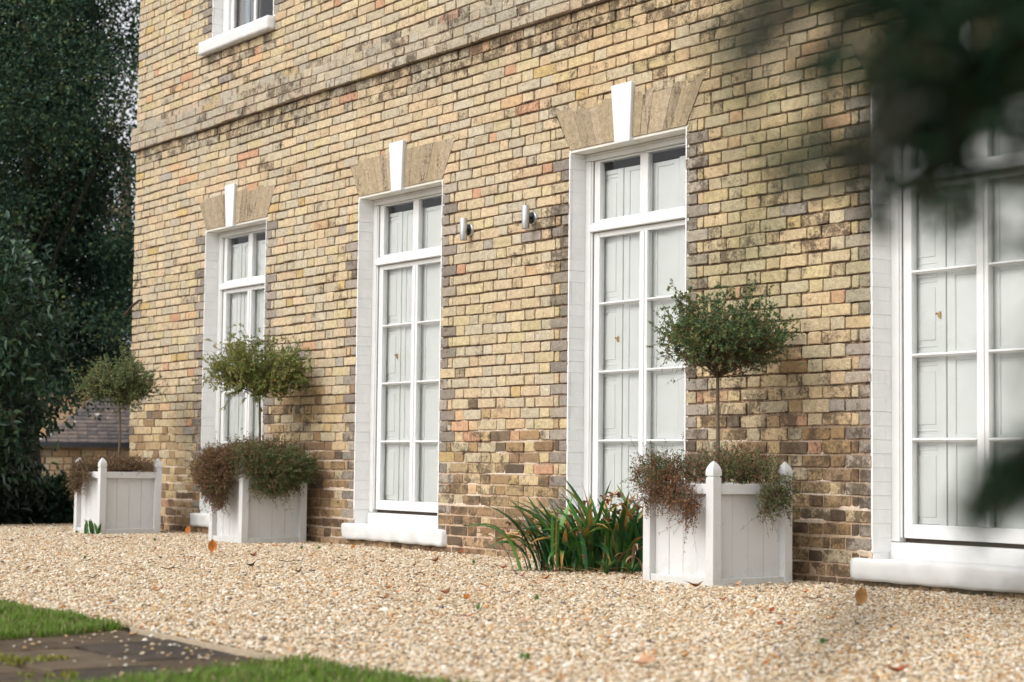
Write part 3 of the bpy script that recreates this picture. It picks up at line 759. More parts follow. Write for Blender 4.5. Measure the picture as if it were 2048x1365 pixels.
    rm.box(a - .2, c + .2, fy + .145, fy + .95, HEAD + .2, HEAD + .25); rm.box(a - .2, c + .2, fy + .145, fy + .95, -.05, 0); rm.box(a - .2, a + .0, fy + .143, fy + .146, 0, HEAD + .2); rm.box(c, c + .2, fy + .143, fy + .146, 0, HEAD + .2); rm.box(a, c, fy + .143, fy + .146, HEAD - .03, HEAD + .2)
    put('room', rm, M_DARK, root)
    # painted brick reveals
    for side in (0, 1):
        b = B(); X = a if side == 0 else c; sg = 1 if side == 0 else -1
        k = int((SILLT - STR0) / CH); 
        z = STR0 + k * CH
        while z < HEAD - .02:
            z0 = max(z + .002, SILLT - .030); z1 = min(z + CH - .002, HEAD - .022)
            if z1 - z0 > .02:
                d = random.uniform(0, .0034); j1, j2 = random.uniform(-.001, .001), random.uniform(-.001, .001)
                spl = [(-.004, fy + .02)] if k % 2 else [(-.004, .098), (.0988, fy + .02)]
                for y0, y1 in spl:
                    b.add([(X + sg * (.0 + d), y0, z0 + j1), (X + sg * d, y1, z0 + j2), (X + sg * d, y1, z1 + j2), (X + sg * d, y0, z1 + j1), (X - sg * .01, y0, z0 + j1 - .003), (X - sg * .01, y1, z0 - .003), (X - sg * .01, y1, z1 + .003), (X - sg * .01, y0, z1 + .003)], None,
                          [(0, 1, 2, 3), (4, 5, 1, 0), (5, 6, 2, 1), (6, 7, 3, 2), (7, 4, 0, 3)])
            z += CH; k += 1
        b.box(min(X - sg * .02, X - sg * .0015), max(X - sg * .02, X - sg * .0015), .004, fy + .14, SILLT - .03, HEAD)
        put('reveal', b, M_REVEAL, HOUSE)
    me = rough_slab(a - .150, c + .125, -.042, fy + .03, SILLB, SILLT - .002, .010, .028, ix * 7.3)
    link('window_sill', me, M_STONEW, HOUSE, keep=True)
for i, w in enumerate(WIN): window(i, w)

# upper window with its stone sill (only its foot shows)
def upper_window():
    a, c, zb = UW; m = (a + c) / 2
    fr = B(); fr.box(a + .002, a + .12, .10, .24, zb, HTOP - .02); fr.box(c - .10, c - .002, .10, .24, zb, HTOP - .02); fr.box(a + .12, c - .10, .09, .24, zb + .001, zb + .035)
    root = put('window', fr, M_WHITE, HOUSE, False, .004); parent_keep(root); root['label'] = 'white upper floor window with a grey curtain'
    s = B(); s.box(a + .122, a + .175, .125, .16, zb + .037, HTOP - .03); s.box(c - .155, c - .102, .125, .16, zb + .037, HTOP - .03); s.box(m - .012, m + .024, .122, .162, zb + .037, HTOP - .03); s.box(a + .175, c - .155, .126, .16, zb + .037, zb + .075)
    put('sash', s, M_WHITE, root, False, .004)
    for x0, x1 in ((a + .175, m - .012), (m + .024, c - .155)):
        g = B(); g.add([(x0, .142, zb + .075), (x1, .142, zb + .075), (x1, .142, HTOP - .03), (x0, .142, HTOP - .03)], None, [(0, 1, 2, 3)]); put('pane', g, M_GLASS, root)
    cu = B(); cb = B()
    for bb, x0, x1, ph in ((cu, a + .12, a + .30, 0), (cb, a + .30, a + .40, 2), (cu, a + .40, m + .02, 1)):
        n = 28; xs = np.linspace(x0, x1, n); y = .20 + .02 * np.sin(np.arange(n) * 1.5 + ph)
        V = [(x, yy, z) for z in (zb, HTOP) for x, yy in zip(xs, y)]
        bb.add(V, None, [(i, i + 1, n + i + 1, n + i) for i in range(n - 1)])
    put('curtain', cu, M_CURT, root, True); put('curtain_lining', cb, M_CURTB, root, True)
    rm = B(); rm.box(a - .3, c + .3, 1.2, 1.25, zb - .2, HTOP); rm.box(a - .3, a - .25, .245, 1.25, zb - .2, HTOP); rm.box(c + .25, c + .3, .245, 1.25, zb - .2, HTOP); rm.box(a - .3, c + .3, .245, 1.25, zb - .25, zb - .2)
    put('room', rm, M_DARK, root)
    for side in (0, 1):
        b = B(); X = a if side == 0 else c; sg = 1 if side == 0 else -1; z = zb + .002
        while z < HTOP - .05:
            d = random.uniform(0, .004); b.box(min(X - sg * .01, X + sg * d), max(X - sg * .01, X + sg * d), -.003, .12, z + .003, z + CH - .003); z += CH
        b.box(min(X - sg * .02, X - sg * .0015), max(X - sg * .02, X - sg * .0015), .004, .24, zb, HTOP)
        put('reveal', b, M_REVEAL, HOUSE)
    link('window_sill', rough_slab(a - .165, c + .035, -.070, .10, zb - .128, zb - .002, .004, .010, 50), M_STONEW, HOUSE, keep=True)
upper_window()

# ---- wall lamps and hook
def wall_lamp(x, z, yc, label):
    r = empty('wall_lamp', (x, 0, z), label, 'lamp', 'cylinder lamps on the brick wall')
    b = B(); ang = np.arange(28) * 2 * np.pi / 28
    for rr, y in ((.043, -.004), (.043, -.020), (.040, -.024), (.0, -.024)): b.add([(x + rr * math.cos(q), y, z + rr * math.sin(q)) for q in ang])
    b.Q.append(np.array([(i * 28 + k, i * 28 + (k + 1) % 28, (i + 1) * 28 + (k + 1) % 28, (i + 1) * 28 + k) for i in range(3) for k in range(28)]))
    put('back_plate', b, M_BLACKP, r, True)
    b = B(); b.add([(x + rr * math.cos(q), y, z + rr * math.sin(q)) for rr, y in ((.0445, .0), (.0445, -.021), (.0405, -.0215)) for q in ang], None, [(i * 28 + k, i * 28 + (k + 1) % 28, (i + 1) * 28 + (k + 1) % 28, (i + 1) * 28 + k) for i in range(2) for k in range(28)])
    put('rim', b, M_STEEL, r, True)
    b = B(); b.tube([(x, -.02, z), (x, yc + .02, z)], .012, 12); put('bracket', b, M_BLACKP, r, True)
    h = .082
    b = B(); b.lathe([(.0265, z - h), (.0275, z - h + .001), (.0275, z + h - .001), (.0265, z + h), (.022, z + h), (.022, z + h - .01)], x, yc, 32); b.lathe([(.022, z - h + .01), (.022, z - h), (.0265, z - h)], x, yc, 32)
    put('cylinder_shade', b, M_STEEL, r, True, .001)
    for zz in (z + h - .012, z - h + .012):
        b = B(); b.lathe([(.0, zz), (.0219, zz)], x, yc, 24); put('lens', b, M_LENS, r)
wall_lamp(-11.072, 2.373, -.064, 'steel cylinder wall lamp on the brickwork closer to the middle window')
wall_lamp(-10.279, 2.380, -.072, 'steel cylinder wall lamp closer to the window behind the irises')
hb = B(); hb.tube([(-16.93, .02, 2.235), (-16.93, -.03, 2.232), (-17.0, -.06, 2.19), (-17.1, -.07, 2.13), (-17.2, -.07, 2.10), (-17.24, -.05, 2.108)], [.010, .012, .012, .012, .010, .007], 8)
tag(put('wall_hook', hb, M_RUST, None, True), 'rusty iron hook sticking out of the brick at the far corner', 'hook')

# ================================================================== PLANTERS
PL = [(-15.25 - .60, -.67, 'square white planter box at the far corner with tulip shoots before it'), (-13.59, -.40, 'square white planter box overflowing with a big bushy trailing plant'), (-7.78, -.51, 'square white planter box beside the irises, largest in view')]
def make_planter():
    s, pw = .30, .062
    root = empty('planter', (0, 0, 0), PL[2][2], 'planter', 'white square planters along the wall')
    for sx in (-1, 1):
        for sy in (-1, 1):
            cx, cy = sx * (s - pw / 2), sy * (s - pw / 2)
            b = B(); b.box(cx - pw / 2, cx + pw / 2, cy - pw / 2, cy + pw / 2, -.03, .598)
            po = put('post', b, M_PLANT, root, False, .004); parent_keep(po)
            f = B(); h = pw / 2; pr = [(.80, .590), (.80, .606), (1.0, .607), (1.02, .625), (.96, .642), (.78, .658), (.52, .672), (.25, .683), (.02, .690)]
            V = [(cx + q * h * a_, cy + q * h * b_, z) for q, z in pr for a_, b_ in ((-1, -1), (1, -1), (1, 1), (-1, 1))]
            f.add(V, None, [(i * 4 + k, i * 4 + (k + 1) % 4, i * 4 + 4 + (k + 1) % 4, i * 4 + 4 + k) for i in range(len(pr) - 1) for k in range(4)])
            put('finial', f, M_PLANT, po, False, .002)
    iw = s - pw
    for q in range(4):
        def rot(x, y): return ((x, y), (-y, x), (-x, -y), (y, -x))[q]
        def bx(b, x0, x1, y0, y1, z0, z1):
            (ax, ay), (bx_, by) = rot(x0, y0), rot(x1, y1); b.box(min(ax, bx_), max(ax, bx_), min(ay, by), max(ay, by), z0, z1)
        b = B(); bx(b, -iw + .0005, iw - .0005, -s + .006, -s + .046, .505, .563); put('top_rail', b, M_PLANT, root, False, .004)
        b = B(); bx(b, -iw + .0005, iw - .0005, -s + .006, -s + .046, -.03, .046); put('bottom_rail', b, M_PLANT, root, False, .004)
        n = 4; wd = 2 * iw / n
        for i in range(n):
            b = B(); yo = random.uniform(-.0012, .0012); bx(b, -iw + i * wd + .0010, -iw + (i + 1) * wd - .0010, -s + .044 + yo, -s + .058, .044, .508)
            put('board', b, M_PLANT, root, False, .0009, 1)
    sb = B(); sb.add([(-s + .04, -s + .04, .50), (s - .04, -s + .04, .50), (s - .04, s - .04, .51), (-s + .04, s - .04, .50)], None, [(0, 1, 2, 3)]); put('soil', sb, M_SOIL, root)
    return root
pp = make_planter()
def copy_tree(o, parent=None):
    c = o.copy(); COL.objects.link(c)
    if parent is not None: c.parent = parent
    for ch in [q for q in bpy.data.objects if q.parent == o and q != c]: copy_tree(ch, c)
    return c
planters = [copy_tree(pp), copy_tree(pp), pp]
for o, (x, y, lb), rz in zip(planters, PL, (.0, .0, .0)):
    o.location = (x, y, gz(x) + (.0 if x < -9 else -.006)); o['label'] = lb; o.rotation_euler.z = rz

# ---- standard (ball-headed) shrubs
def topiary(cx, cy, zg, ztrunk, zlo, zhi, rx, off, cols, label, seed, dens=1.0, brown=0.0):
    global R
    R = np.random.default_rng(seed)
    root = empty('topiary_tree', (cx, cy, zg), label, 'topiary', 'ball-headed standard shrubs in the planters')
    b = B(); zs = np.linspace(zg + .48, ztrunk, 9)
    P = np.c_[cx + .006 * np.sin(zs * 9 + seed), cy + .006 * np.cos(zs * 7), zs]; b.tube(P, np.linspace(.0125, .010, 9), 8)
    put('trunk', b, M_BARK, root, True)
    top = P[-1]; zc = zlo + (zhi - zlo) * .46; rz_ = (zhi - zlo) / 2
    cen = np.array([cx, cy, zc]) + _r * off
    tw = B(); LP = []; LD = []
    nprim = int(64 * dens)
    for i in range(nprim):
        d = rand_unit(1)[0]; d[2] = abs(d[2]) * 1.0 - .32 + .1 * R.normal(); d /= np.linalg.norm(d)
        reach = 1.0 * (1 + .10 * R.normal())
        tip = cen + d * np.array([rx, rx, rz_]) * reach
        mid = top + (tip - top) * .5 + np.array([0, 0, .03]) + .03 * R.normal(size=3)
        t = np.linspace(0, 1, 7)[:, None]; Pm = (1 - t) ** 2 * top + 2 * t * (1 - t) * mid + t ** 2 * tip
        tw.tube(Pm, np.linspace(.0035, .0013, 7), 3, cap=False)
        for k in range(int(13)):
            s = R.uniform(.30, 1.0); bp = Pm[0] * 0 + (1 - s) ** 2 * top + 2 * s * (1 - s) * mid + s ** 2 * tip
            dd = (tip - top); dd /= np.linalg.norm(dd); dd = dd + .85 * R.normal(size=3) + np.array([0, 0, .12]); dd /= np.linalg.norm(dd)
            ln = R.uniform(.07, .17) * (1.25 if s > .8 else 1)
            t2 = np.linspace(0, 1, 4)[:, None]; bend = .025 * R.normal(size=3); Q = bp + dd * ln * t2 + bend * t2 * t2
            tw.tube(Q, [.0014, .0012, .001, .0007], 3, cap=False)
            for _ in range(3):
                s2 = R.uniform(.2, 1); p2 = bp + dd * ln * s2 + bend * s2 * s2; d2 = dd + .9 * R.normal(size=3); d2 /= np.linalg.norm(d2); l2 = R.uniform(.03, .085)
                tw.tube(np.stack([p2, p2 + d2 * l2 * .5 + .004 * R.normal(size=3), p2 + d2 * l2]), [.0009, .0008, .0005], 3, cap=False)
                m_ = R.integers(9, 17)
                s3 = R.random(m_)[:, None]; LP.append(p2 + d2 * l2 * s3); LD.append(d2 + 1.2 * R.normal(size=(m_, 3)))
    put('twigs', tw, M_TWIG, root, stuff=True)
    LP = np.concatenate(LP); LD = np.concatenate(LD)
    # leaves die back towards the underside and the left of the head
    rel = (LP - cen) / np.array([rx, rx, rz_]); keep = R.random(len(LP)) < np.clip(1.0 - brown * np.clip(.05 - rel[:, 2], 0, 1) * 1.3, .12, 1)
    LP, LD = LP[keep], LD[keep]; rel = rel[keep]
    lf = B(); C = pal(len(LP), cols, .3); side = (rel[:, :2] @ _r[:2])
    dry = (R.random(len(LP)) < (.10 + .18 * np.clip(-side, 0, 1)))[:, None]
    C[:, :3] = np.where(dry, C[:, :3] * np.array([1.8, 1.25, .9]), C[:, :3])
    leaf_cards(lf, LP, LD, .012 + .009 * R.random(len(LP)), .008 + .005 * R.random(len(LP)), C)
    put('crown', lf, M_LEAF, root, stuff=True)
G1 = [(.16, .22, .08), (.11, .17, .065), (.23, .27, .12), (.08, .13, .055)]
G2 = [(.22, .27, .06), (.15, .24, .045), (.30, .31, .11), (.11, .19, .04), (.28, .26, .11)]
G3 = [(.08, .17, .06), (.06, .13, .055), (.13, .20, .065), (.18, .17, .06), (.045, .10, .05)]
zg = [gz(p[0]) for p in PL]
topiary(PL[0][0], PL[0][1], zg[0], 1.17, 1.12, 1.55, .275, -.01, G1, 'grey-green ball-headed shrub on a thin stem at the far wall corner', 101, 1.0)
topiary(PL[1][0], PL[1][1], zg[1], 1.19, 1.15, 1.65, .335, -.035, G2, 'light green ball-headed shrub on a thin stem above the bushiest planter', 102, 1.1)
topiary(PL[2][0], PL[2][1], zg[2], 1.16, 1.13, 1.64, .295, .045, G3, 'dark green ball-headed shrub on a thin stem with bare brown twigs beneath', 103, 1.1, 1.1)

# ---- trailing wiry plants in the planters
def trailing(px_, py_, zg_, clumps, cols, label, seed, leafs=1.0, lsize=1.0):
    """clumps: (dx, dy, z, rx, ry, rz, twigs, green share, hang) relative to the planter's middle"""
    global R
    R = np.random.default_rng(seed)
    root = empty('trailing_shrub', (px_, py_, zg_ + .5), label, 'trailing plant', 'wiry trailing plants filling the planters')
    st = B(); lf = B(); O = np.array([px_, py_, zg_])
    for (dx, dy, z, rx, ry, rz, nt, gs, hang) in clumps:
        cen = O + np.array([dx, dy, z]); rad = np.array([rx, ry, rz]); core = O + np.array([np.clip(dx, -.2, .2), np.clip(dy, -.2, .2), .50])
        for k in range(max(6, nt // 22)):
            tip = cen + rand_unit(1)[0] * rad * R.uniform(.5, 1); mid = (core + tip) / 2 + np.array([0, 0, .10 + .05 * R.random()]); t = np.linspace(0, 1, 8)[:, None]
            Pm = (1 - t) ** 2 * core + 2 * t * (1 - t) * mid + t * t * tip + .005 * R.normal(size=(8, 3)); st.tube(Pm, np.linspace(.0022, .0009, 8), 3, cap=False)
        v = rand_unit(nt); rr_ = R.random((nt, 1)) ** .5 * (.80 + .35 * fbm(v[:, :1] * 2.2 + seed, v[:, 2:] * 2.2 + v[:, 1:2], seed)); P0 = cen + v * rad * rr_
        out = (P0 - core) / (np.linalg.norm(P0 - core, axis=1)[:, None] + 1e-6)
        D = out + .85 * R.normal(size=(nt, 3)) + np.array([0, 0, -.9 * hang + .25]); D /= np.linalg.norm(D, axis=1)[:, None]
        L = R.uniform(.035, .095, nt) * np.where(R.random(nt) < .16, R.uniform(1.5, 2.4, nt), 1.0)
        for i in range(nt):
            P1 = P0[i] + D[i] * L[i]; P1[2] -= .35 * L[i] * hang
            inside = lambda q: abs(q[0] - px_) < .305 and abs(q[1] - py_) < .305 and q[2] < zg_ + .56
            if inside(P0[i]) or inside(P1): continue
            Q = np.stack([P0[i], (P0[i] + P1) / 2 + .006 * R.normal(size=3), P1]); st.tube(Q, [.0010, .0008, .0005], 3, cap=False)
            m_ = int(R.integers(8, 15) * leafs); t = R.random((m_, 1)); LP = P0[i] * (1 - t) + P1 * t + .005 * R.normal(size=(m_, 3)); LD = D[i] * .5 + rand_unit(m_)
            g = (R.random() * .55 + R.random((m_, 1)) * .45) < gs
            C = np.where(g, pal(m_, cols[0], .35), pal(m_, cols[1], .35))
            leaf_cards(lf, LP, LD, (.009 + .008 * R.random(m_)) * lsize, (.006 + .004 * R.random(m_)) * lsize, C)
    put('stems', st, M_TWIG, root, stuff=True); put('foliage', lf, M_LEAF, root, stuff=True)
GR = [(.09, .15, .045), (.12, .19, .055), (.065, .11, .04), (.17, .20, .07)]
BR = [(.24, .12, .06), (.17, .09, .05), (.30, .15, .075), (.13, .08, .045), (.20, .14, .06)]
PI = math.pi
trailing(PL[0][0], PL[0][1], zg[0], [(-.10, -.32, .56, .17, .06, .09, 560, .4, .4), (-.12, -.34, .47, .09, .04, .08, 150, .3, .9), (-.05, -.05, .60, .26, .26, .08, 900, .3, .1), (.18, .05, .60, .14, .26, .08, 600, .3, .1), (.10, -.32, .52, .04, .04, .04, 40, .3, .8)],
         ([(.14, .13, .06), (.19, .15, .07), (.11, .11, .05)], [(.24, .15, .08), (.17, .11, .06), (.28, .18, .10)]), 'low brown wiry plant trailing over the far corner planter', 201, .9)
trailing(PL[1][0], PL[1][1], zg[1], [(-.03, -.37, .60, .25, .15, .17, 1900, .22, .3), (.0, -.38, .49, .19, .10, .13, 950, .30, .7), (.0, -.10, .68, .30, .26, .15, 1300, .35, .0), (.26, -.22, .64, .15, .15, .16, 900, .55, .2), (.34, .02, .60, .14, .26, .16, 1800, .68, .3), (.37, -.04, .50, .08, .22, .09, 500, .65, .9), (.16, .10, .68, .24, .26, .15, 800, .55, .0), (.08, -.38, .38, .08, .06, .08, 90, .3, 1.0), (.36, .24, .60, .09, .09, .10, 220, .85, .2)],
         (GR, BR), 'big bushy reddish-green plant spilling over the second planter', 202, 1.1)
trailing(PL[2][0], PL[2][1], zg[2], [(-.14, -.30, .60, .22, .10, .12, 520, .50, .1), (.0, -.34, .53, .14, .05, .10, 260, .22, .8), (-.16, -.35, .50, .10, .05, .08, 100, .25, .9), (.17, -.34, .46, .06, .04, .10, 130, .10, 1.0), (.02, -.05, .61, .26, .22, .11, 560, .50, .0), (.20, .04, .61, .12, .24, .10, 420, .6, .1), (.34, .14, .52, .05, .13, .11, 260, .7, .9), (.36, .05, .46, .04, .06, .08, 60, .7, 1.0), (.0, .18, .66, .24, .12, .12, 160, .3, .0)],
         ([(.09, .15, .05), (.12, .18, .06), (.07, .115, .045), (.16, .18, .07)], [(.26, .125, .06), (.18, .09, .05), (.32, .16, .08), (.13, .08, .04)]), 'sparse wiry plant with rusty tips hanging over the planter beside the irises', 203, .75)

# ================================================================== IRISES, SHOOTS, WEEDS
def strap(L, w, bendk, twist, n=9, fold=.3):
    """strap leaf along +x rising in z"""
    t = np.linspace(0, 1, n); th = 1.35 - bendk * t ** 1.4
    dx = np.cos(th); dz = np.sin(th); x = np.concatenate([[0], np.cumsum((dx[1:] + dx[:-1]) / 2)]) / (n - 1) * L; z = np.concatenate([[0], np.cumsum((dz[1:] + dz[:-1]) / 2)]) / (n - 1) * L
    ww = w / 2 * np.minimum(1, .65 + 1.2 * t) * np.clip((1 - t) * 2.6, .0, 1) ** .75
    tw = twist * t
    c = np.c_[x, np.zeros(n), z]; s = np.c_[-np.sin(th) * np.sin(tw), np.cos(tw), np.cos(th) * np.sin(tw)]
    nn = np.c_[-np.sin(th), np.zeros(n), np.cos(th)]
    V = np.concatenate([c - s * ww[:, None] + nn * (ww * fold)[:, None], c, c + s * ww[:, None] + nn * (ww * fold)[:, None]])
    i = np.arange(n - 1); Q = np.concatenate([np.stack([i, n + i, n + i + 1, i + 1], 1), np.stack([n + i, 2 * n + i, 2 * n + i + 1, n + i + 1], 1)])
    return V, Q
def rotz(V, a): c, s = math.cos(a), math.sin(a); return V @ np.array([[c, s, 0], [-s, c, 0], [0, 0, 1]])
def iris():
    global R
    R = np.random.default_rng(301); random.seed(301)
    cx, cy = -8.78, -.47; z0 = gz(cx)
    root = empty('iris_clump', (cx, cy, z0), 'clump of green strap-leaved irises with dry seed heads beside the planter', 'iris')
    sh = np.array([_r[0], _r[1], 0]); sh /= np.linalg.norm(sh)
    gcol = [(.035, .12, .022), (.05, .16, .028), (.028, .095, .028), (.10, .22, .05), (.045, .14, .06)]
    for i in range(296):
        u = R.normal() * .22 if i % 3 else -min(abs(R.normal()) * .24, .37); v = R.normal() * .10
        bx, by = cx + sh[0] * u + .5 * v, cy + sh[1] * u + v
        bx = min(bx, -8.13) if by < -.2 else bx; by = min(by, -.07)
        out = math.atan2(by - cy + .25 * R.normal(), bx - cx + .25 * R.normal() * 1.2)
        r_ = abs(u) / .4
        dead = i >= 246
        if dead: L, w, bk = R.uniform(.18, .40), R.uniform(.012, .026), R.uniform(1.5, 2.6)
        else: L, w, bk = R.uniform(.38, .66) * (1 - .15 * r_), R.uniform(.024, .038), R.uniform(.15, .9) + 1.9 * r_ * R.random() + (.9 if R.random() < .22 else 0)
        V, Q = strap(L, w, bk, R.normal() * .6); a = out if R.random() < .75 else R.uniform(0, 6.28)
        if i >= 268:
            V[:, 2] = V[:, 2] * .16 + .012; bx, by = cx + sh[0] * R.uniform(-.42, .42) - .12 * sh[1], cy + sh[1] * R.uniform(-.3, .3) - R.uniform(.10, .26); a = R.uniform(-PI, 0)
        V = rotz(V, a)
        V = V + np.array([bx, by, z0 + .0])
        V[:, 1] = np.minimum(V[:, 1], -.018); V[:, 2] = np.maximum(V[:, 2], z0 + .006)
        ins = (V[:, 0] > -8.10) & (V[:, 1] > -.83); V[ins, 0] = -8.10 - .02 * R.random()
        c = np.array(gcol[R.integers(0, 5)]) * R.uniform(.75, 1.3) if not dead else np.array([(.34, .22, .10), (.42, .31, .19), (.28, .15, .07)][R.integers(0, 3)])
        C = np.tile(np.array([*c, 0]), (len(V), 1))
        if not dead and R.random() < .28:
            n = len(V) // 3; k = n - R.integers(2, 5)
            for q in range(3): C[q * n + k:(q + 1) * n, :3] = np.array([.40, .22, .06]) * R.uniform(.7, 1.2)
        if not dead and R.random() < .1: C[:len(V) // 3, :3] = (.42, .30, .06)
        b = B(); b.add(V, None, Q, C); put('leaf', b, M_GLOSSLEAF if not dead else M_DRY, root, True)
    # seed stalks with gaping three-part pods, some still with red seeds
    pods = [(1065, 1042), (1072, 1060), (1098, 1038), (1060, 1075), (1020, 1052), (1016, 1065), (1090, 1058), (1138, 1040), (1150, 1032), (1147, 1055), (1155, 1072), (1160, 1080), (1208, 1002), (1216, 1008), (1224, 996), (1238, 996), (1228, 1018), (1236, 1030), (1246, 1018), (1262, 1008), (1276, 1022), (1268, 1036), (1216, 1045), (1168, 1012), (1212, 1050), (1040, 1050)]
    for i, (qx, qy) in enumerate(pods):
        y = R.uniform(-.75, -.25); d = _f + _r * (qx - 1024) / FPX - _u * (qy - 682.5) / FPX; T = CAM + d * ((y - CAM[1]) / d[1])
        if i % 2 == 0:
            bb = np.array([cx + sh[0] * .5 * (T - np.array([cx, cy, 0]))[:2].dot(sh[:2]) + .04 * R.normal(), cy - .05 + .05 * R.normal(), z0])
            t = np.linspace(0, 1, 7)[:, None]; Pm = (1 - t) * bb + t * T + np.array([0, 0, .05]) * np.sin(t * PI)
            s = B(); s.tube(Pm, np.linspace(.0045, .0028, 7), 6, C=(.26, .19, .09, 0)); put('flower_stalk', s, M_DRY, root, True)
        else:
            s = B(); T0 = pprev; s.tube(np.stack([T0, (T0 + T) / 2 + np.array([0, 0, .01]), T]), .0022, 5, C=(.24, .17, .09, 0)); put('flower_stalk', s, M_DRY, root, True)
        pprev = T
        h = B(); a0 = R.uniform(0, 6.28)
        for k in range(3):
            V, Q = strap(R.uniform(.040, .058), .024, R.uniform(1.6, 2.8), .4, 6, .8); V = rotz(V, a0 + k * 2.1) + T
            h.add(V, None, Q, (*(np.array([(.28, .15, .09), (.42, .28, .18), (.17, .085, .05)][R.integers(0, 3)])), 0))
        if R.random() < .45:
            for k in range(5):
                o = T + .011 * R.normal(size=3) + np.array([0, 0, .012]); h.lathe([(.0005, -.004), (.0038, -.0015), (.0038, .0015), (.0005, .004)], 0, 0, 6, (.33, .02, .02, 0)); h.V[-1] = h.V[-1] + o
        put('seed_head', h, M_DRY, root, True)
iris()
def tuft(name, P, n, L, w, cols, label, cat, lean=(.2, 1.2), group=None, m=None):
    root = empty(name, tuple(P), label, cat, group)
    for i in range(n):
        V, Q = strap(R.uniform(.7, 1) * L, w * R.uniform(.8, 1.1), R.uniform(*lean), R.normal() * .3, 8); V = rotz(V, i * 6.283 / n + R.normal() * .4)
        b = B(); b.add(V + np.array(P) + np.array([.006 * R.normal(), .006 * R.normal(), -.004]), None, Q, (*(np.array(cols[R.integers(0, len(cols))]) * R.uniform(.8, 1.2)), 0)); put('leaf', b, m or M_LEAF, root, True)
    return root
GG = [(.06, .15, .03), (.09, .20, .04), (.05, .12, .03)]
for (qx, qy), n, L, lb in (((1212, 1150), 34, .17, 'low tuft of bright green grassy leaves in front of the irises'), ((1262, 1150), 26, .13, 'small tuft of dark green grassy leaves beside the planter foot')):
    P = onground(qx, qy); tuft('grass_tuft', P, n, L, .007, GG, lb, 'plant', (.8, 1.9))
# bulb shoots before the far planter: broad upright leaves
P = onground(262, 1069); P[1] = -1.04; P[0] = -15.55; P[2] = gz(P[0]) + .0
root = empty('tulip_shoot', tuple(P), 'green tulip shoots coming up before the far planter', 'plant')
for i, (dx, L, bk, a) in enumerate(((-.050, .145, .12, 2.6), (-.028, .155, .1, 4.4), (-.004, .150, .05, 5.2), (.018, .160, .1, 4.9), (.045, .125, .1, 5.0), (.066, .120, .22, .2), (.008, .115, .3, 3.9))):
    V, Q = strap(L, .036, bk, .2, 9, .55); V = rotz(V, a); b = B()
    b.add(V + P + np.array([dx * _r[0], dx * _r[1], -.01]), None, Q, (*(np.array(GG[i % 3]) * .9), 0)); put('leaf', b, M_LEAF, root, True)
for qx, qy, lb in ((155, 1067, 'tiny green weed at the foot of the far planter'), (602, 1099, 'tiny green weed by the right foot of the bushy planter'), (638, 1099, 'tiny green weed in the gravel below the wall beside the bushy planter'), (309, 1083, 'tiny green weed in gravel between the two far planters'), (1073, 1201, 'thin green weed blade lying in the gravel below the irises'), (957, 1221, 'tiny green weed in open gravel left of the irises'), (1050, 1322, 'tiny green weed low in the open gravel centre'), (948, 1128, 'tiny green weed near the wall below the middle pier'), (1643, 1290, 'green weed sprout in gravel right of the large planter'), (170, 1120, 'tiny green weed in gravel below the far planter')):
    P = onground(qx, qy); P[2] += .008; tuft('weed', P, 7, .035, .009, [(.10, .22, .04), (.07, .17, .03)], lb, 'weed', (.4, 1.6), 'weeds sprouting in the gravel')

# ================================================================== FALLEN LEAVES AND TWIGS
def dead_leaf(qx, qy, L, ang, tilt, col, label, curl=.5, lift=.0):
    n = 7; b = B(); t = np.linspace(0, 1, n)
    ww = L * .33 * np.sin(np.clip(t * 1.02, 0, 1) * PI) ** .75 + .0008
    x = (t - .5) * L; z = curl * L * .45 * (4 * (t - .5) ** 2) + .05 * L * np.sin(t * 7 + ang)
    rows = []
    for s in (-1, -.5, 0, .5, 1):
        rows.append(np.c_[x, s * ww, z + abs(s) ** 1.6 * ww * curl * .9 + .03 * L * R.normal(size=n) * abs(s)])
    V = np.concatenate(rows)
    Q = np.concatenate([np.stack([r * n + np.arange(n - 1), r * n + np.arange(1, n), (r + 1) * n + np.arange(1, n), (r + 1) * n + np.arange(n - 1)], 1) for r in range(4)])
    C = np.tile(np.array([*col, 0]), (len(V), 1)); C[:, :3] *= R.uniform(.75, 1.2, (len(V), 1)); C[2 * n:3 * n, :3] *= .7
    b.add(V, None, Q, C)
    b.tube([(x[0] - L * .28, .0, z[0] + .1 * L), (x[0], 0, z[0])], [.0009, .0011], 4, (*(np.array(col) * .6), 0))
    P = onground(qx, qy); P[2] += .012 + lift
    for i in range(len(b.V)):
        v = b.V[i]; c, s = math.cos(tilt), math.sin(tilt); v = v @ np.array([[c, 0, s], [0, 1, 0], [-s, 0, c]]); b.V[i] = rotz(v, ang)
    allz = min(v[:, 2].min() for v in b.V)
    b.V = [v - np.array([0, 0, allz]) for v in b.V]
    o = put('fallen_leaf', b, M_DRY, None, True); o.location = P
    tag(o, label, 'leaf', 'dry leaves fallen on the gravel')
OR, BN, PK, DK, RD = (.42, .15, .035), (.22, .10, .045), (.52, .30, .18), (.09, .05, .03), (.32, .09, .04)
view = math.atan2(_r[1], _r[0])
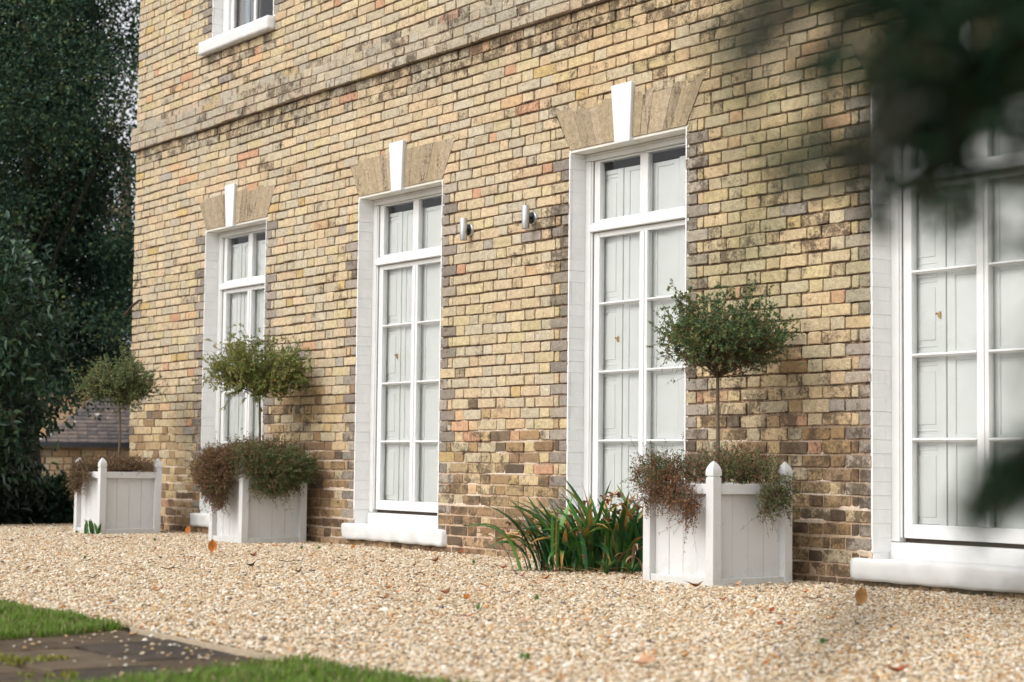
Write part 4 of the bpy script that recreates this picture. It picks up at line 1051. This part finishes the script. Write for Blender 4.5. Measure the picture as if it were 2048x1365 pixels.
def litter():
    b = B(); n = 520
    x = R.uniform(-16.8, -5.6, n); y = np.where(R.random(n) < .6, -.03 - np.abs(R.normal(size=n)) * .13, R.uniform(-3.6, 0, n))
    k = R.integers(0, n, 170); x[k] = -8.75 + .38 * R.normal(size=170); y[k] = -.55 + .20 * R.normal(size=170)
    z = np.array([gz(q) for q in x]) + .013
    ok = (y < -.025) & ~np.array([any(abs(a_ - p[0]) < .34 and abs(c_ - p[1]) < .34 for p in PL) for a_, c_ in zip(x, y)]); P = np.stack([x, y, z], 1)[ok]
    D = R.normal(size=P.shape) * np.array([1, 1, .22])
    leaf_cards(b, P, D, .012 + .026 * R.random(len(P)) ** 2, .008 + .010 * R.random(len(P)), pal(len(P), [(.26, .12, .05), (.16, .08, .045), (.36, .20, .10), (.11, .07, .045), (.40, .27, .15)], .3), .35)
    o = put('leaf_litter', b, M_DRY, None, stuff=True); o['label'] = 'crumbs of dry brown leaf along the wall foot and under the irises'
litter()
for a in (
    (425, 1115, .095, view + 1.5, 1.25, OR, 'large curled orange leaf standing upright in the gravel below the bushy planter', .35),
    (376, 1074, .085, view + 1.2, 1.0, OR, 'curled orange leaf under the first window sill end', .4),
    (1722, 1222, .085, view + 1.4, 1.2, (.36, .18, .06), 'large round orange-brown leaf standing in gravel right of the largest planter', .5),
    (1289, 1336, .095, view + .6, .25, PK, 'large pinkish-tan leaf lying flat at the bottom edge of the gravel', .25),
    (1796, 1353, .075, view + .1, .1, RD, 'dark red-brown leaf at the bottom right of the gravel', .5),
    (1392, 1179, .085, view + .05, .1, BN, 'brown curled leaf against the front foot of the largest planter', .6),
    (1476, 1176, .055, view + .3, .3, PK, 'pale round leaf against the side foot of the largest planter', .6),
    (1572, 1183, .040, view + .3, .2, BN, 'small brown leaf at the right corner of the largest planter', .5),
    (1611, 1190, .045, view + .4, .2, OR, 'small orange leaf on gravel just right of the largest planter', .4),
    (1447, 1205, .040, view + .3, .2, RD, 'small reddish leaf in gravel below the largest planter', .4),
    (1642, 1211, .055, view + .2, .1, PK, 'pinkish leaf in gravel beside the large round leaf', .3),
    (1544, 1229, .040, view + 1., .4, RD, 'small red-brown leaf in open gravel below the largest planter side', .5),
    (1531, 1335, .040, view + .4, .2, OR, 'small orange leaf low in the right-hand gravel', .4),
    (1560, 1256, .035, view + 1., .4, RD, 'tiny rusty leaf in open gravel, lower of two below the largest planter', .5),
    (1290, 1160, .035, view + .4, .2, BN, 'small brown leaf at the left foot of the largest planter', .4),
    (1209, 1185, .045, view + .3, .2, (.28, .12, .04), 'small rust leaf in gravel below the grass tuft', .5),
    (1092, 1163, .060, view - .4, .3, OR, 'curled orange leaf in gravel below the left side of the irises', .5),
    (1077, 1173, .070, view + .1, .1, PK, 'flat tan leaf just below the curled orange one under the irises', .3),
    (1045, 1157, .040, view + .5, .3, RD, 'small red-brown leaf left of the irises', .6),
    (1007, 1141, .060, view + .1, .1, RD, 'dark red leaf in gravel under the leftmost iris leaf tip', .5),
    (1014, 1191, .050, view + .1, .1, BN, 'narrow brown leaf in the open gravel below the irises', .3),
    (973, 1177, .065, view + .2, .15, PK, 'flat tan leaf in gravel between sill and irises', .3),
    (961, 1188, .040, view + .2, .15, RD, 'small dark red leaf just below the flat tan leaf', .3),
    (894, 1193, .065, view + .1, .4, (.40, .20, .12), 'folded pinkish-brown leaf with a white pebble behind it', .9),
    (934, 1203, .050, view + 1.2, .45, OR, 'bright orange leaf standing on edge in the mid gravel', .4),
    (872, 1127, .065, view + .2, .4, BN, 'curled brown leaf in gravel below the right end of the middle sill', .8),
    (923, 1109, .050, view + .8, .6, RD, 'red-brown leaf against the wall foot right of the middle sill', .6),
    (768, 1203, .060, view + .2, .2, BN, 'dark brown leaf, lower of three in gravel below the middle sill', .4),
    (795, 1190, .080, view + .3, .15, PK, 'large flat tan leaf below the middle sill', .2),
    (834, 1190, .050, view - .2, .3, OR, 'small orange leaf right of the large flat tan one', .5),
    (780, 1181, .040, view + .2, .2, OR, 'tiny orange leaf above the large flat tan one', .4),
    (706, 1100, .050, view + 1.2, .5, OR, 'orange leaf standing at the left end of the middle sill', .4),
    (691, 1125, .045, view + .3, .3, BN, 'small brown leaf below the left end of the middle sill', .6),
    (730, 1136, .065, view + .1, .1, PK, 'long flat tan leaf in gravel below the middle sill', .3),
    (766, 1128, .055, view + .1, .15, BN, 'thin brown leaf right below the middle sill centre', .4),
    (798, 1098, .055, view + .1, .15, DK, 'dark leaf tucked under the middle sill', .4),
    (622, 1116, .050, view + .2, .2, OR, 'small orange leaf right of the bushy planter', .4),
    (509, 1116, .060, view + .6, .4, BN, 'brown leaf in gravel below the bushy planter centre', .7),
    (504, 1137, .060, view + .4, .3, DK, 'dark leaf in gravel, lower of two below the bushy planter', .7),
    (381, 1122, .070, view + .2, .1, PK, 'pale tan leaf left of the large upright orange leaf', .3),
    (314, 1187, .070, view + .3, .2, PK, 'pale tan leaf in the open gravel on the left', .4),
    (598, 1149, .050, view + .3, .3, DK, 'dark curled leaf in gravel right of the bushy planter', .7),
    (644, 1189, .045, view + .3, .3, (.38, .20, .07), 'small ochre leaf in the open gravel left of centre', .5),
    (186, 1161, .050, view + .2, .2, DK, 'dark flat leaf in the open gravel at the left', .4),
    (935, 1240, .060, view + .1, .1, RD, 'thin reddish leaf in the centre of the open gravel', .2),
    (1048, 1248, .075, view + .1, .1, PK, 'flat pale orange leaf in the centre right gravel', .2)):
    dead_leaf(*a)
for (qx, qy, L, an, lb) in ((228, 1079, .17, .05, 'thin dark twig lying before the far planter'), (342, 1142, .11, .0, 'short twig in the gravel left of the bushy planter'), (584, 1127, .17, .1, 'dark twig lying in the gravel right of the bushy planter'), (1632, 1203, .10, -.6, 'short dark twig beside the pinkish leaf in the right gravel')):
    P = onground(qx, qy); d = np.array([math.cos(view + an), math.sin(view + an), 0]); b = B(); t = np.linspace(-.5, .5, 7)[:, None]
    Pm = d * L * t + np.array([0, 0, 1.]) * (.004 + .004 * np.sin(t * 9)) + np.array([-d[1], d[0], 0]) * .008 * np.sin(t * 6)
    b.tube(Pm, np.linspace(.0035, .0018, 7), 6); b.tube([Pm[3], Pm[3] + d * .03 + np.array([0, 0, .02])], [.002, .001], 5)
    o = put('fallen_twig', b, M_TWIG); o.location = P + np.array([0, 0, .012]); tag(o, lb, 'twig', 'twigs on the gravel')

# ================================================================== TREES AND BACKGROUND
UPV = np.array([0, 0, 1.])
def crown_leaves(b, centers, rad, n, L, Wd, cols, big=False, ctr=None, flat=.7):
    idx = R.integers(0, len(centers), n); d = R.normal(size=(n, 3)) * rad * np.array([1, 1, flat]); P = centers[idx] + d
    D = rand_unit(n) + (P - (ctr if ctr is not None else centers[idx])) * .25 + np.array([0, 0, -.15])
    C = pal(n, cols, .35)
    (big_leaves if big else leaf_cards)(b, P, D, L * (.7 + .6 * R.random(n)), Wd * (.8 + .4 * R.random(n)), C)
def limbs(b, base, cen, rad, nl, r0):
    for i in range(nl):
        d = rand_unit(1)[0] * rad * .85; d[2] = d[2] * .9; tip = cen + d; st = base + (cen - base) * R.uniform(.25, .8); mid = (st + tip) / 2 + .3 * R.normal(size=3)
        t = np.linspace(0, 1, 9)[:, None]; P = (1 - t) ** 2 * st + 2 * t * (1 - t) * mid + t * t * tip; P = P + .04 * R.normal(size=P.shape)
        b.tube(P, np.linspace(r0, r0 * .15, 9), 6, (.10, .08, .05, 0))
R = np.random.default_rng(401); random.seed(401)
HOLLY = [(.024, .062, .038), (.032, .080, .044), (.018, .046, .030), (.046, .095, .048), (.085, .115, .045)]
def holly():
    cen = at(60, 230, 25.5); base = np.array([cen[0], cen[1], gfar(cen[0], cen[1])])
    root = empty('holly_tree', tuple(base), 'tall dark evergreen holly tree behind the house corner', 'tree')
    b = B(); z = np.linspace(base[2], cen[2] + 2.5, 10); b.tube(np.c_[base[0] + .1 * np.sin(z), base[1] + .1 * np.cos(z * 1.3), z], np.linspace(.26, .06, 10), 10); limbs(b, base, cen, np.array([2.2, 2.2, 3.8]), 9, .03)
    put('trunk', b, M_YEWTWIG, root, True)
    n = 900; v = rand_unit(n) * (R.random((n, 1)) ** .45); C = cen + v * np.array([2.7, 2.7, 4.4])
    low = cen[2] - 4.4
    C = C[fbm(C[:, 0] * .9 + C[:, 1] * .9, C[:, 2] * .9, 7) > .42]
    lf = B(); crown_leaves(lf, C, .22, 80000, .066, .042, HOLLY, False, cen)
    K = np.array([at(R.uniform(-60, 262), R.uniform(480, 775), R.uniform(25.2, 28.5)) for _ in range(420)]); crown_leaves(lf, K, .17, 42000, .066, .042, HOLLY[:3], False, None)
    K = np.array([at(R.uniform(-80, 205), R.uniform(-150, 500), R.uniform(25.8, 28.5)) for _ in range(620)]); crown_leaves(lf, K, .20, 62000, .066, .040, HOLLY[:4], False, None)
    put('crown', lf, M_HOLLY, root, stuff=True)
holly()
def laurel():
    cen = at(-105, 720, 18.9); base = np.array([cen[0], cen[1], gfar(cen[0], cen[1])])
    root = empty('laurel_shrub', tuple(base), 'large dark glossy laurel bush at the left edge of the gravel', 'shrub')
    b = B()
    for i in range(7):
        a = R.uniform(0, 6.28); b.tube(np.stack([base + np.array([.15 * math.cos(a), .15 * math.sin(a), 0]), base + np.array([.35 * math.cos(a), .35 * math.sin(a), .9]), cen + np.array([.6 * math.cos(a), .6 * math.sin(a), .5])]), [.04, .035, .015], 7)
    put('trunk', b, M_BARK, root, True)
    n = 420; v = rand_unit(n) * (R.random((n, 1)) ** .33); C = cen + v * np.array([1.10, 1.10, 1.55])
    C = C[C[:, 2] > base[2] + .12]
    lf = B(); crown_leaves(lf, C, .12, 15500, .105, .042, [(.030, .072, .040), (.040, .092, .046), (.022, .054, .034), (.065, .12, .055)], True, cen)
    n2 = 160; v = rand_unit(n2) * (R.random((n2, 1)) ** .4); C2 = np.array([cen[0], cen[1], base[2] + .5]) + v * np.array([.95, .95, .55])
    crown_leaves(lf, C2, .12, 4200, .095, .040, [(.016, .034, .018), (.024, .046, .024)], True, cen)  # darker low leaves: shade under the bush put into their colour
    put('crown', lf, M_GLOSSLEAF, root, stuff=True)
laurel()
def ivy_hedge():
    c0 = at(70, 1010, 20.3); base = np.array([c0[0], c0[1], gfar(c0[0], c0[1])])
    root = empty('ivy_hedge', tuple(base), 'low dark green ivy hedge left of the far planter', 'hedge')
    b = B(); fd = np.array([_f[0], _f[1], 0]); sd_ = np.array([_r[0], _r[1], 0])
    for u in np.linspace(-.9, .9, 9):
        p = base + sd_ * u; b.tube([p, p + np.array([.03, .02, .3]), p + np.array([.0, .05, .5])], [.02, .015, .006], 6)
    put('stem', b, M_BARK, root, True)
    n = 500; u = R.uniform(-1.0, .62, n); w = R.uniform(-.35, .35, n); h = R.uniform(0, 1, n)
    C = base + sd_ * u[:, None] + fd * w[:, None] + np.array([0, 0, 1.]) * (h * (.62 + .08 * np.sin(u * 3)) - .05)[:, None] - np.array([0, 0, base[2] - gz(-18) + .15]) * 0
    lf = B(); crown_leaves(lf, C, .05, 15000, .060, .052, [(.030, .075, .040), (.045, .10, .050), (.022, .055, .032), (.06, .115, .06)], False, None)
    put('foliage', lf, M_LEAF, root, stuff=True)
ivy_hedge()
def bare_tree(px_, d, label, seed):
    global R
    R = np.random.default_rng(seed)
    top = at(px_, -250, d); base = np.array([top[0], top[1], gfar(top[0], top[1])])
    root = empty('bare_tree', tuple(base), label, 'tree')
    b = B(); tw = B(); H_ = top[2] - base[2]
    P = base + np.array([0, 0, 1.]) * np.linspace(0, H_ * .6, 8)[:, None] + .08 * R.normal(size=(8, 3)); b.tube(P, np.linspace(.22, .10, 8), 9)
    def grow(p, d_, L, r, lev):
        n = 6; Q = [p]; dd = d_.copy()
        for i in range(n - 1):
            dd = dd + .22 * R.normal(size=3) + np.array([0, 0, .04]); dd /= np.linalg.norm(dd); Q.append(Q[-1] + dd * L / (n - 1))
        (b if lev < 2 else tw).tube(np.array(Q), np.linspace(r, r * .5, n), 5 if lev < 2 else 3, cap=False)
        if lev < 4:
            for k in range(4 if lev < 2 else 3):
                i = R.integers(2, n); nd_ = dd + .8 * R.normal(size=3); nd_ /= np.linalg.norm(nd_); grow(Q[i], nd_, L * R.uniform(.5, .75), r * .5, lev + 1)
    for i in range(9): grow(P[R.integers(4, 8)], np.array([R.normal(), R.normal(), .9]) / 1.4, H_ * .33, .06, 1)
    put('trunk', b, M_BARK, root, True); put('twigs', tw, M_BARK, root, stuff=True)
bare_tree(262, 36, 'leafless tree whose bare branches show against the sky beside the wall', 411)
R = np.random.default_rng(421)
def outbuilding():
    D0 = 30.0; e = at(190, 893, D0); X = np.array([_r[0], _r[1], 0]); X /= np.linalg.norm(X); Y = np.array([-X[1], X[0], 0])
    zb = gfar(e[0], e[1]); ze = e[2]
    root = empty('outbuilding', (e[0], e[1], zb), 'low stone outbuilding with a dark tiled roof behind the far planter', 'building')
    def T(V): V = np.asarray(V, float); return np.array([e[0], e[1], 0]) + V[:, :1] * X + V[:, 1:2] * Y + V[:, 2:] * np.array([0, 0, 1.])
    W0, W1 = -3.2, 3.2
    # rubble wall: coursed stones
    b = B(); b.box(W0, W1, .10, 3.6, zb, ze); b.V = [T(v) for v in b.V]; b.C = [np.tile((.34, .27, .19, .2), (8, 1))]
    wall_ = put('wall', b, M_MORTAR, root); parent_keep(wall_)
    pal_ = [(.50, .39, .25), (.44, .34, .23), (.55, .45, .31), (.48, .33, .21), (.40, .34, .27), (.52, .37, .24)]
    z = zb + .2
    while z < ze - .05:
        h = min(random.uniform(.09, .16), ze - z - .005); x = W0
        while x < W1:
            w = random.uniform(.14, .34)
            if -1.1 < x < 1.0 and h > .03:
                s = B(); s.box(x + .006, min(x + w, W1) - .006, .07 + random.uniform(-.012, .012), .12, z + .006, z + h - .006, (*(np.array(random.choice(pal_)) * random.uniform(.8, 1.15)), .25)); s.V = [T(v) for v in s.V]
                put('stone', s, M_BRICK, wall_, False, .008, 1)
            x += w
        z += h
    g = B(); g.box(W0 - .1, W1 + .1, -.12, -.02, ze - .02, ze + .06); g.V = [T(v) for v in g.V]; put('gutter', g, M_BLACKP, root)
    # roof: rows of lapped tiles, and a paler hip at the left
    rr = B(); pitch = math.radians(42); n = 17; gauge = .095
    mt, nn, ll, p = mat('roof_tile'); at_ = nd(nn, 'ShaderNodeAttribute', attribute_name='tint'); geo = nn.new('ShaderNodeNewGeometry')
    q = noise(nn, ll, geo.outputs['Position'], 14, 5, .7); v = ramp(nn, ll, q.outputs[0], [(.3, (.6, .6, .6)), (.7, (1.4, 1.35, 1.3))]); c = mix(nn, ll, 1.0, at_.outputs['Color'], v.outputs[0], 'MULTIPLY')
    q2 = noise(nn, ll, geo.outputs['Position'], 7, 2, .5); k2 = ramp(nn, ll, q2.outputs[0], [(.70, (0, 0, 0)), (.73, (1, 1, 1))]); c = mix(nn, ll, k2.outputs[0], c, (.5, .47, .42))
    ll.new(c, p.inputs['Base Color']); p.inputs['Roughness'].default_value = .9
    hipx = lambda s: W0 + 2.28 + s * .62
    for i in range(n):
        s0, s1 = i * gauge, (i + 1) * gauge + .03
        y0, z0 = -.10 + s0 * math.cos(pitch), ze + .05 + s0 * math.sin(pitch); y1, z1 = -.10 + s1 * math.cos(pitch), ze + .05 + s1 * math.sin(pitch)
        x = hipx(s0) + (.08 if i % 2 else 0)
        while x < W1 + .1:
            w = .165; cc = np.array(random.choice(((.115, .098, .094), (.14, .118, .108), (.095, .085, .086), (.155, .125, .112)))); dz = random.uniform(0, .006)
            rr.add(T([(x, y0, z0 + .022 + dz), (x + w - .006, y0, z0 + .022 + dz), (x + w - .006, y1, z1), (x, y1, z1), (x, y0, z0 + .002), (x + w - .006, y0, z0 + .002)]), None, [(0, 1, 2, 3), (4, 5, 1, 0)], (*cc, 0)); x += w
    ro = put('roof', rr, mt, root, stuff=True)
    hp = B(); tl = n * gauge
    hp.add(T([(hipx(0), -.105, ze + .045), (W0 - .6, -.105, ze + .045), (W0 - .6, -.105 + tl * math.cos(pitch), ze + .05 + tl * math.sin(pitch)), (hipx(tl), -.105 + tl * math.cos(pitch), ze + .05 + tl * math.sin(pitch)),
                 (W0 - .6, 3.6, ze), (W1, 3.6, ze), (W1, .0, ze), (W0, 0, ze)]), None, [(0, 1, 2, 3)], (.30, .21, .13, .2)); put('roof', hp, M_BRICK, root)
    rg = B(); rg.box(W0, W1, tl * math.cos(pitch) - .16, 3.6, zb, ze + .04 + tl * math.sin(pitch) - .1, (.1, .08, .07, 0)); rg.V = [T(v) for v in rg.V]
    put('rear_wall', rg, mt, root)
outbuilding()

# ================================================================== NEAR BRANCHES (yew boughs hanging close to the lens)
R = np.random.default_rng(501)
YEW = [(.018, .044, .022), (.026, .060, .030), (.012, .030, .018), (.034, .034, .014), (.032, .072, .034)]  # shade on the backlit boughs is put into these dark colours
def bough(name, label, limbs_, sprays, seed, cols=YEW, limb_r=1.0):
    global R
    R = np.random.default_rng(seed)
    first = at(*limbs_[0][0])
    root = empty(name, tuple(first), label, 'branch')
    b = B()
    for L_ in limbs_:
        P = np.array([at(*q) for q in L_]); t = np.linspace(0, len(P) - 1, 4 * len(P)); i = np.minimum(t.astype(int), len(P) - 2); f_ = (t - i)[:, None]
        Pm = P[i] * (1 - f_) + P[i + 1] * f_; b.tube(Pm, np.linspace(.005, .0012, len(Pm)) * (limb_r), 6)
    lf = B()
    for (x0, y0, x1, y1, d0, d1, n, wid, L, Wd) in sprays:
        A, Z = at(x0, y0, d0), at(x1, y1, d1); ns = 5 if n > 12 else 2
        for k in range(ns):
            a_ = A + .35 * wid * R.normal(size=3); z_ = Z + wid * R.normal(size=3) * np.array([1, 1, 1]); t = np.linspace(0, 1, 7)[:, None]
            Pm = a_ * (1 - t) + z_ * t - np.array([0, 0, 1.]) * (.012 * t * t) + .003 * R.normal(size=(7, 3)); b.tube(Pm, np.linspace(.0018, .0007, 7), 4, cap=False)
            m_ = n // ns; idx = R.uniform(0.3, 6, m_); kk = np.minimum(idx.astype(int), 5); f_ = (idx - kk)[:, None]
            P = Pm[kk] * (1 - f_) + Pm[kk + 1] * f_; D = (Pm[kk + 1] - Pm[kk]); D = D / np.linalg.norm(D, axis=1)[:, None] * .7 + .75 * R.normal(size=(m_, 3))
            leaf_cards(lf, P, D, L * (.7 + .6 * R.random(m_)), Wd, pal(m_, cols, .3), .12)
    put('twigs', b, M_YEWTWIG, root, True, stuff=True); put('foliage', lf, M_YEW, root, stuff=True)
bough('yew_branch', 'dark out-of-focus evergreen branch hanging into the top right corner',
      [[(2450, -260, 1.25), (2150, 20, 1.15), (1950, 180, 1.10), (1840, 330, 1.08)], [(2450, -260, 1.25), (2000, -90, 1.10), (1720, -30, 1.05), (1560, 60, 1.02)], [(2450, -260, 1.25), (2160, 160, 1.05), (2080, 420, 1.0), (2060, 520, .98)]],
      [(2200, -60, 1880, 220, 1.15, 1.10, 420, .022, .022, .006), (2050, 60, 1790, 300, 1.12, 1.06, 560, .018, .022, .006), (1900, 160, 1740, 270, 1.08, 1.04, 100, .015, .020, .005), (1940, 160, 1830, 380, 1.08, 1.06, 160, .017, .022, .006),
       (2200, -100, 1990, 60, 1.10, 1.06, 640, .020, .024, .007), (2250, 60, 2060, 300, 1.06, 1.03, 420, .014, .022, .006), (2220, 120, 2085, 470, 1.05, .98, 320, .009, .022, .006), (2050, -60, 1740, 40, 1.1, 1.06, 560, .014, .022, .006),
       (1800, -60, 1650, 110, 1.06, 1.02, 150, .010, .020, .005), (1700, -60, 1500, 50, 1.05, 1.00, 120, .008, .020, .005), (1680, 60, 1610, 210, 1.0, .96, 40, .006, .020, .005), (1560, -40, 1430, 60, 1.0, .95, 50, .010, .020, .005),
       (1560, 20, 1440, 230, .9, .8, 34, .012, .016, .004), (1840, 220, 1560, 330, 1.0, .95, 70, .012, .018, .004), (2060, 330, 1930, 460, 1.0, .98, 40, .010, .020, .004), (1890, 40, 1790, 120, 1.12, 1.08, 180, .012, .022, .006), (1760, 300, 1500, 230, .85, .8, 26, .012, .016, .004), (1960, 440, 1800, 330, .95, .9, 36, .010, .018, .005)], 511)
bough('leafy_sprig', 'blurred dark green leafy sprig curving in at the right edge', [[(2350, 820, .95), (2140, 870, .9), (2020, 910, .88), (1950, 980, .86)]],
      [(2180, 880, 1990, 930, .9, .87, 170, .005, .020, .007), (2060, 900, 1950, 990, .88, .85, 110, .0035, .019, .006), (2120, 1010, 2030, 960, .9, .85, 18, .006, .018, .005), (2180, 660, 2020, 800, .7, .65, 14, .01, .014, .004), (2150, 560, 2040, 640, .7, .65, 14, .01, .014, .004)], 512)
bough('leafy_sprig', 'faint blurred sprig hanging across the right side of the gravel', [[(2400, 1080, .65), (2120, 1130, .62), (1850, 1190, .60), (1640, 1290, .58)]],
      [(2000, 1150, 1700, 1240, .6, .57, 10, .010, .010, .0022), (1800, 1190, 1600, 1300, .58, .55, 10, .010, .010, .0022), (2200, 1070, 1980, 1110, .64, .6, 22, .008, .014, .004)], 513, YEW, .16)
